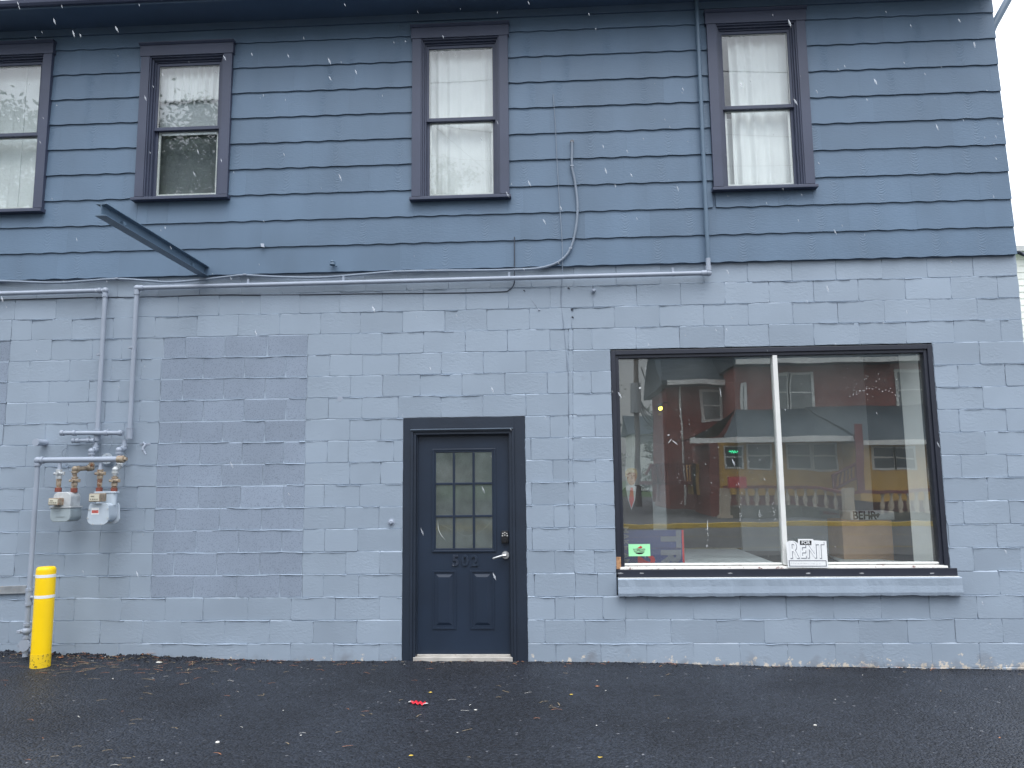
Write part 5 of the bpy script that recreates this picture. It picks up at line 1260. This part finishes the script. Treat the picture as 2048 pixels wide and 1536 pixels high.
#--P4--
# ------------------------------------------------------------------ across the street (mirrored in the glass)
M_brick = brick_material('red_brick', (.30, .07, .055), (.22, .045, .04), (.26, .16, .13))
M_shing = mat('dark_shingles', (.045, .065, .08), .9, var=.15, vscale=5)
M_yel = mat('yellow_clapboard', (.72, .42, .07), .7, var=.06)
M_maroon = mat('maroon_paint', (.20, .035, .035), .6, var=.1)
M_stonec = mat('cast_stone', (.52, .44, .34), .8, var=.12)
M_gut = mat('white_gutter', (.78, .79, .76), .5)
M_winw = mat('house_pane', (.20, .22, .22), .15)
M_bark = mat('bark', (.10, .075, .055), .9, var=.3, vscale=6)
M_pole = mat('pole_wood', (.16, .13, .11), .9, var=.15, vscale=4)
def mbox(mb, u0, v0, u1, v1, Y, th, mi=0):
    a, b = mir(u0, v1, Y), mir(u1, v0, Y); mb.box((a.x, -Y, a.z), (b.x, -Y-th, b.z), mi); return a, b
def hwin(par, u0, v0, u1, v1, Y, fr=.09, mt=None, neon=False):
    a, b = mir(u0, v1, Y), mir(u1, v0, Y); q = MB(); y = -Y
    x0, x1, z0, z1 = a.x, b.x, a.z, b.z
    for bx in (((x0, y+.06, z0), (x0+fr, y, z1)), ((x1-fr, y+.06, z0), (x1, y, z1)), ((x0+fr, y+.06, z1-fr), (x1-fr, y, z1)), ((x0+fr, y+.06, z0), (x1-fr, y, z0+fr)), ((x0+fr, y+.05, (z0+z1)/2-.03), (x1-fr, y, (z0+z1)/2+.03))): q.box(*bx)
    w_ = q.build('house_window', M_gut, par)
    q = MB(); q.box((x0+fr, y+.02, z0+fr), (x1-fr, y+.001, z1-fr)); q.build('house_pane', mt or M_winw, w_)
    if neon:
        q = MB(); n = MB(); cz = z1-(z1-z0)*.27; cx = (x0+x1)/2; wd = (x1-x0)*.22
        q.tube([(cx-wd, y+.05, cz), (cx-wd*.8, y+.05, cz+.06), (cx-wd*.5, y+.05, cz-.05), (cx-wd*.2, y+.05, cz+.07), (cx+.02, y+.05, cz-.05), (cx+wd*.3, y+.05, cz+.06), (cx+wd*.6, y+.05, cz-.04), (cx+wd, y+.05, cz+.03)], .022, 6)
        q.build('neon_tube', mat('green_neon', (.02, .4, .15), .4, emit=((.05, 1, .45), 3)), w_)
    return w_
HO = thing('brick_house', (8, -24, .1), 'red brick house with a yellow enclosed porch across the street, mirrored in the shop window', 'house')
q = MB()
a, b = mir(1482, 1010, 27.5), mir(1990, 700, 27.5)
q.box((a.x, -27.5, 0), (b.x, -36, b.z)); 
c, d_ = mir(1341, 1000, 30.5), mir(1500, 755, 30.5); q.box((c.x, -30.5, 0), (a.x, -36, d_.z))
q.build('brick_wall', M_brick, HO)
q = MB(); e0, e1 = mir(1470, 728, 26.6), mir(2000, 705, 26.6); zt = e0.z
q.prism([(e0.x, -26.6, zt), (e0.x, -26.6, zt+.25), (e0.x, -32, zt+3.2), (e0.x, -37, zt+.1), (e0.x, -37, zt)], (e1.x-e0.x, 0, 0))
f0, f1 = mir(1323, 768, 29.6), mir(1478, 762, 29.6)
q.prism([(f0.x, -29.6, f0.z), (f0.x, -29.6, f0.z+.2), (f0.x, -33, f0.z+2.6), (f0.x, -37, f0.z+.2), (f0.x, -37, f0.z)], (e0.x-f0.x+.2, 0, 0))
q.build('roof', M_shing, HO)
q = MB(); q.box((f0.x+.3, -29.48, f0.z-.02), (f1.x-.5, -29.6, f0.z+.18)); q.box((e0.x, -26.45, zt-.02), (e1.x, -26.6, zt+.2))
g0 = mir(1383, 884, 22.4); g1 = mir(1712, 878, 22.4); q.box((g0.x, -22.25, g0.z-.06), (g1.x, -22.4, g0.z+.14))
g2 = mir(1728, 888, 21.4); g3 = mir(1862, 888, 21.4); q.box((g2.x, -21.25, g2.z-.06), (g3.x+4, -21.4, g2.z+.12))
dsp = mir(1364, 800, 30.3); q.tube([(dsp.x, -30.4, d_.z), (dsp.x, -30.4, .3)], .05, 8)
q.build('gutter', M_gut, HO)
q = MB(); up = mir(1500, 822, 27.4)
q.prism([(g0.x+1.2, -22.4, g0.z), (g0.x, -22.4, g0.z)][:1]+[(g0.x, -22.4, g0.z), (g1.x+2, -22.4, g0.z), (g1.x+2, -27.4, up.z), (a.x+.0, -27.4, up.z)], (0, 0, .12))
q.face([(g0.x, -22.4, g0.z+.12), (g0.x-.9, -26.5, g0.z+.02), (a.x-.9, -27.5, g0.z+.5), (a.x, -27.4, up.z+.12)])
q.prism([(g2.x, -21.4, g2.z), (g3.x+4, -21.4, g2.z), (g3.x+4, -27.4, up.z+.05), (g2.x, -27.4, up.z+.05)], (0, 0, .13))
q.build('porch_roof', M_shing, HO)
q = MB(); m0 = mir(1440, 1000, 24); m1 = mir(1716, 880, 24); q.box((m0.x, -24, .9), (m1.x, -27.4, g0.z+.1))
m2_ = mir(1728, 1000, 22.2); m3 = mir(1852, 880, 22.2); q.box((m2_.x, -22.2, .7), (m3.x, -27.4, g2.z+.1))
n0_, n1_ = mir(1397, 1000, 26), mir(1418, 880, 26); q.box((n0_.x-.2, -26, .9), (n1_.x, -27.4, 2.2))
q.build('porch_wall', M_yel, HO)
q = MB(); k0, k1 = mir(1418, 1000, 24.3), mir(1440, 880, 24.3); q.box((k0.x, -23.9, 0), (m0.x-.001, -27.4, g0.z)); q.box((m0.x, -24.1, 0), (m1.x, -27.4, .899)); q.build('porch_base', M_brick, HO)
q = MB(); q.box((m3.x, -22.1, .3), (m3.x+.12, -22.3, g2.z)); q.build('corner_board', M_gut, HO)
M_dkp = mat('dark_pane', (.02, .035, .05), .12)
for (u0, v0, u1, v1) in ((1449, 892, 1489, 940), (1498, 888, 1542, 940), (1576, 886, 1623, 940), (1627, 886, 1672, 940)): hwin(HO, u0, v0, u1, v1, 24, .06, M_dkp if u0 == 1449 else None, u0 == 1449)
for (u0, v0, u1, v1) in ((1748, 893, 1789, 940), (1789, 893, 1832, 940)): hwin(HO, u0, v0, u1, v1, 22.2, .07, M_dkp)
for (u0, v0, u1, v1, Y) in ((1403, 776, 1440, 842, 30.5), (1484, 765, 1494, 830, 27.5), (1553, 745, 1580, 822, 27.5), (1581, 745, 1628, 822, 27.5), (1797, 740, 1850, 818, 27.5)): hwin(HO, u0, v0, u1, v1, Y, .12)
for nm, (u0, v0, u1, v1, Y) in (('tall_post', (1720, 848, 1727, 985, 21.2)),):
    q = MB(); mbox(q, u0, v0, u1, v1, Y, .09); q.build('post', M_maroon, HO)
# porch steps rail
q = MB()
def P2(u, v, Y): return mir(u, v, Y)
q.tube([P2(1664, 949, 22), P2(1720, 924, 22)], .06, 6); q.tube([P2(1668, 978, 22), P2(1722, 953, 22)], .05, 6); q.tube([P2(1667, 945, 22), P2(1672, 985, 22)], .07, 6)
for t in range(6): q.tube([P2(1674+t*8, 945-t*3.6, 22), P2(1674+t*8, 974-t*3.6, 22)], .03, 5)
q.build('stair_rail', M_maroon, HO)
# deck on the left
q = MB(); mbox(q, 1292, 963, 1392, 971, 26, 2.2); mbox(q, 1300, 927, 1392, 931, 26, .08)
for u in (1306, 1316, 1388): mbox(q, u, 929, u+4, 1005, 26, .1)
for i in range(14): mbox(q, 1310+i*5.6, 931, 1311.6+i*5.6, 963, 26, .04)
q.tube([P2(1292, 950, 26), P2(1305, 928, 26)], .06, 6)
q.build('deck', M_maroon, HO)
# balustrade
BA = thing('balustrade', (8, -21, .1), 'cast stone balustrade with maroon rail across the street, mirrored in the shop window', 'balustrade')
def baluster(mb, x, y, z0, z1):
    h = z1-z0; mb.tube([(x, y, z0+h*t) for t in (0, .08, .1, .25, .45, .6, .8, .9, .92, 1)], [.07, .07, .04, .085, .095, .06, .04, .045, .07, .07], 8)
zb0, zt0 = .36, mir(1560, 975, 21.5).z
path = [mir(1447, 975, 21.5), mir(1602, 974, 21.5), mir(1640, 978, 20.8), mir(1705, 987, 19.9), mir(1862, 987, 19.9), mir(2000, 987, 19.9)]
zts = [zt0, zt0, zt0-.05, mir(1750, 987, 19.9).z, mir(1750, 987, 19.9).z, mir(1750, 987, 19.9).z]
rl = MB(); bs_ = MB()
for i in range(5):
    p, r2 = path[i].copy(), path[i+1].copy(); p.z, r2.z = zts[i], zts[i+1]
    dn = (r2-p).normalized(); nrm = Vector((-dn.y, dn.x, 0))*.11
    for mbq, zz in ((rl, (0, .10)), (bs_, (-.78, -.66))):
        A_ = [p+nrm+Vector((0, 0, zz[0])), r2+nrm+Vector((0, 0, zz[0])), r2-nrm+Vector((0, 0, zz[0])), p-nrm+Vector((0, 0, zz[0]))]; mbq.prism(A_, (0, 0, zz[1]-zz[0]))
    A_ = [Vector((t.x, t.y, .1)) for t in (p+nrm*.8, r2+nrm*.8, r2-nrm*.8, p-nrm*.8)]; bs_.prism(A_, (0, 0, min(p.z, r2.z)-.79-.1+.02))
    nb = int((r2-p).length/(.32 if i < 3 else .27))
    for k in range(nb):
        c = p.lerp(r2, (k+.5)/nb)
        if i == 3 and k < 3: continue
        bm2 = MB(); baluster(bm2, c.x, c.y, c.z-.66, c.z); bm2.build('baluster', M_stonec, BA)
rl.build('top_rail', M_maroon, BA); bs_.build('base_wall', mat('mossy_stone', (.16, .15, .12), .9, var=.25, vscale=3), BA)
q = MB()
for u, Y in ((1450, 21.4), (1700, 19.8)):
    p = mir(u, 990, Y); q.box((p.x-.16, p.y-.16, .1), (p.x+.16, p.y+.16, zt0)); q.box((p.x-.22, p.y-.22, .1), (p.x+.22, p.y+.22, .22))
q.build('newel_post', M_stonec, BA)
q = MB(); mbox(q, 1459, 953, 1496, 975, 20.9, .25); tag(q.build('newspaper_box', M_red), 'red box on the balustrade rail, mirrored in the shop window', 'box')
# utility pole, wires and lamp
UP_ = thing('utility_pole', mir(1277, 1000, 34), 'wooden utility pole with transformer, mirrored at the left of the shop window', 'utility pole')
pp0 = mir(1277, 960, 34)
q = MB(); q.tube([(pp0.x, -34, 0), (pp0.x, -34, 13)], [.17, .11], 12); q.build('pole', M_pole, UP_)
q = MB(); tq = mir(1270, 796, 34); q.tube([(tq.x, -33.8, tq.z-.75), (tq.x, -33.8, tq.z+.75)], .28, 14); q.build('transformer', mat('transformer_grey', (.35, .37, .38), .5), UP_)
def wire(pts, label, r=.025, sag=.0, nm='overhead_wire', y=0):
    q = MB(); q.tube(bez(pts, 8), r, 6); return tag(q.build(nm, M_blackcable), label, 'wire')
for i, (va, ub, vb) in enumerate(((803, 1313, 824), (806, 1312, 836), (812, 1312, 843), (820, 1308, 850), (735, 1320, 812))):
    a, b = mir(1282, va, 33.8), mir(ub, vb, 46); m_ = (a+b)/2; m_.z -= .25
    wire([a, m_, b+(b-a)*1.5], ['topmost', 'second', 'third', 'lowest', 'steep thin'][i]+' wire running off the utility pole beside the street lamp', .035)
SL = thing('street_lamp', mir(1320, 813, 30), 'lit yellow lamp on a curved arm, mirrored at left in the shop window', 'street lamp')
q = MB(); q.tube(bez([mir(1341, 812, 30), mir(1336, 806, 29.9), mir(1328, 805, 29.8), mir(1321, 808, 29.8)], 5), .03, 6); q.tube([mir(1320, 812, 29.8), mir(1320, 806, 29.8)], [.14, .05], 10); q.build('lamp_arm', M_black, SL)
q = MB(); q.ball(mir(1320, 815, 29.8), .09, seg=12, sc=(1, 1, .8)); q.build('lamp_bulb', mat('lamp_glow', (.9, .8, .2), .4, emit=((1, .85, .12), 9)), SL)
wire([mir(700, 166, 13), mir(920, 163, 13), mir(1250, 140, 13), mir(1800, 150, 13)], 'high wire mirrored in the upper panes of the two right windows', .012)
wire([mir(860, 243, 13), mir(985, 262, 13), mir(1300, 262, 13), mir(1700, 276, 13)], 'wire mirrored near the top of the lower pane over the door', .010)
wire([mir(700, 110, 15), mir(865, 248, 15), mir(985, 350, 15), mir(1150, 480, 15)], 'steep guy wire mirrored across the lower pane over the door', .010)
wire([mir(700, 295, 14), mir(860, 308, 14), mir(985, 320, 14), mir(1450, 330, 14), mir(1700, 325, 14)], 'low wire mirrored across the lower panes upstairs', .008)
# trees
def tree(x, y, h, r, z0, label, seed, n=3400, c1=(.03, .05, .022), c2=(.085, .13, .05), ls=.085, conif=False):
    rng = random.Random(seed); T = thing('tree', (x, y, 0), label, 'tree', 'trees across the street')
    q = MB(); q.tube([(x, y, -.1), (x+.1, y, h*.35), (x-.05, y+.1, h*.62), (x, y, h*.9)], [r*.085, r*.07, r*.045, .03], 10)
    tips = []
    for i in range(14):
        zz = h*rng.uniform(.3, .8); a = rng.uniform(0, 6.28); l = r*rng.uniform(.5, .9)*(1-(zz/h)**3*.5)
        e = Vector((x+math.cos(a)*l, y+math.sin(a)*l, min(h*.97, zz+l*rng.uniform(.25, .7)))); q.tube([(x, y, zz), (Vector((x, y, zz))+e)/2+Vector((0, 0, .2)), e], [r*.035, r*.022, .02], 6)
        tips.append(e)
    q.build('trunk', M_bark, T)
    cl_ = []
    for i in range(46):
        t = rng.random(); zz = z0+(h-z0)*t; rr = r*(math.sin(math.pi*min(1, .12+t*.86))**.6 if not conif else (1-t*.93))*rng.uniform(.35, 1)
        a = rng.uniform(0, 6.28); cl_.append((Vector((x+math.cos(a)*rr, y+math.sin(a)*rr, zz)), r*rng.uniform(.14, .30)))
    q = MB()
    for i in range(n):
        c, cr_ = rng.choice(cl_); p = c+Vector((rng.gauss(0, 1), rng.gauss(0, 1), rng.gauss(0, .8)))*cr_*.55
        s = ls*rng.uniform(.6, 1.4); d1 = Vector((rng.gauss(0, 1), rng.gauss(0, 1), rng.gauss(0, .6))).normalized(); d2 = d1.cross(Vector((rng.gauss(0, 1), rng.gauss(0, 1), rng.gauss(0, 1)))).normalized()
        q.quad(p-d1*s, p+d2*s*.5, p+d1*s, p-d2*s*.5)
    q.build('crown', leaf_material('leaves_%d' % seed, c1, c2), T)
p = mir(372, 400, 16); tree(p.x, p.y, mir(400, 232, 16).z, 3.4, 2.0, 'tall dark tree mirrored in the second upstairs window', 1, 30000)
p = mir(300, 400, 19); tree(p.x, p.y, mir(300, 262, 19).z, 3.2, 3, 'tree mirrored at the left side of the second upstairs window', 2, 15000)
p = mir(20, 400, 17); tree(p.x, p.y, mir(45, 190, 17).z, 3.3, 3, 'pointed dark tree mirrored in the leftmost upstairs window', 3, 12000, conif=True)
p = mir(868, 500, 24); tree(p.x, p.y, mir(868, 318, 24).z, 2.2, 2.5, 'small tree whose tip is mirrored in the lower pane over the door', 4, 4500)
p = mir(925, 500, 27); tree(p.x, p.y, mir(925, 350, 27).z, 2.2, 2.5, 'low tree mirrored at the foot of the window over the door', 5, 4000)
p = mir(1236, 800, 40); tree(p.x-1.6, p.y, mir(1250, 690, 40).z, 2.2, 2, 'tall tree mirrored at the left edge of the shop window', 6, 9000)
p = mir(1326, 900, 44); tree(p.x, p.y, mir(1326, 822, 44).z, 2.1, 1, 'round tree behind the lamp mirrored in the shop window', 7, 5000)
for i, u in enumerate((560, 680, 780, 1010, 1120)):
    p = mir(u, 900, 52+i*4); tree(p.x, p.y, 9+i % 3*1.5, 4, 1.5, ['bushy tree', 'broad tree', 'low tree', 'rounded tree', 'dense tree'][i]+' far across the street', 20+i, 1800, ls=.3)
# far white house on the side street
WH = thing('white_house', mir(1297, 890, 95), 'distant white house with a porch, mirrored beside the utility pole', 'house')
a, b = mir(1262, 892, 95), mir(1318, 868, 95)
q = MB(); q.box((a.x, -95, 0), (b.x, -103, b.z)); q.build('wall', M_gut, WH)
q = MB(); q.prism([(a.x-.5, -94.5, b.z), (a.x-.5, -99, b.z+3), (a.x-.5, -103.5, b.z)], (b.x-a.x+1, 0, 0)); q.build('roof', M_shing, WH)
for i in range(4):
    q = MB(); x = a.x+(b.x-a.x)*(.12+.23*i); q.box((x, -94.95, a.z+.2), (x+.9, -95, a.z+1.4)); q.build('window', M_winw, WH)
# sliver on the right: white neighbour, insulator, wire, elbow of the gutter
a, b = at(2034, 760, 16), at(2200, 503, 16)
NB = thing('white_house', (a.x+3, 20, 0), 'white clapboard neighbour just visible past the right corner of the building', 'house')
q = MB()
z = 0; 
while z < b.z: q.prism([(a.x, 16, z), (a.x, 15.985, z), (a.x, 16, z+.2)], (8, 0, 0)); z += .2
q.box((a.x, 16.001, -.2), (a.x+8, 24, b.z)); q.build('clapboard_wall', M_gut, NB)
q = MB(); q.box((a.x-.2, 15.7, b.z), (a.x+8, 16.2, b.z+.16)); q.prism([(a.x-.2, 15.75, b.z+.161), (a.x-.2, 20, b.z+1.5), (a.x-.2, 24, b.z+.161)], (8, 0, 0)); q.build('eave', mat('grey_eave', (.5, .51, .52), .6), NB)
q = MB(); pts = [at(1975, 80, .14), at(1988, 50, .14), at(2020, -8, .14), at(2046, -58, .14)]; q.tube(pts, .036, 14); q.build('downspout', M_pipe2, bld)
c = at(2042, 506, .03); 
IN = thing('insulator', c, 'small dark wire holder fixed on the right corner of the building', 'insulator')
q = MB(); q.tube([at(2030, 503, .03), at(2040, 504, .0), at(2052, 512, -.02)], .010, 8)
for i in range(4): t = i/4; p = at(2036+t*14, 504+t*6, .0); q.tube([p, p+Vector((.010, 0, -.006))], .018, 10)
q.build('spool', M_blackcable, IN)
q = MB(); q.tube(bez([at(2050, 512, 0), at(2080, 530, .1), at(2200, 600, 1)], 5), .008, 6); q.build('service_wire', M_white, IN)
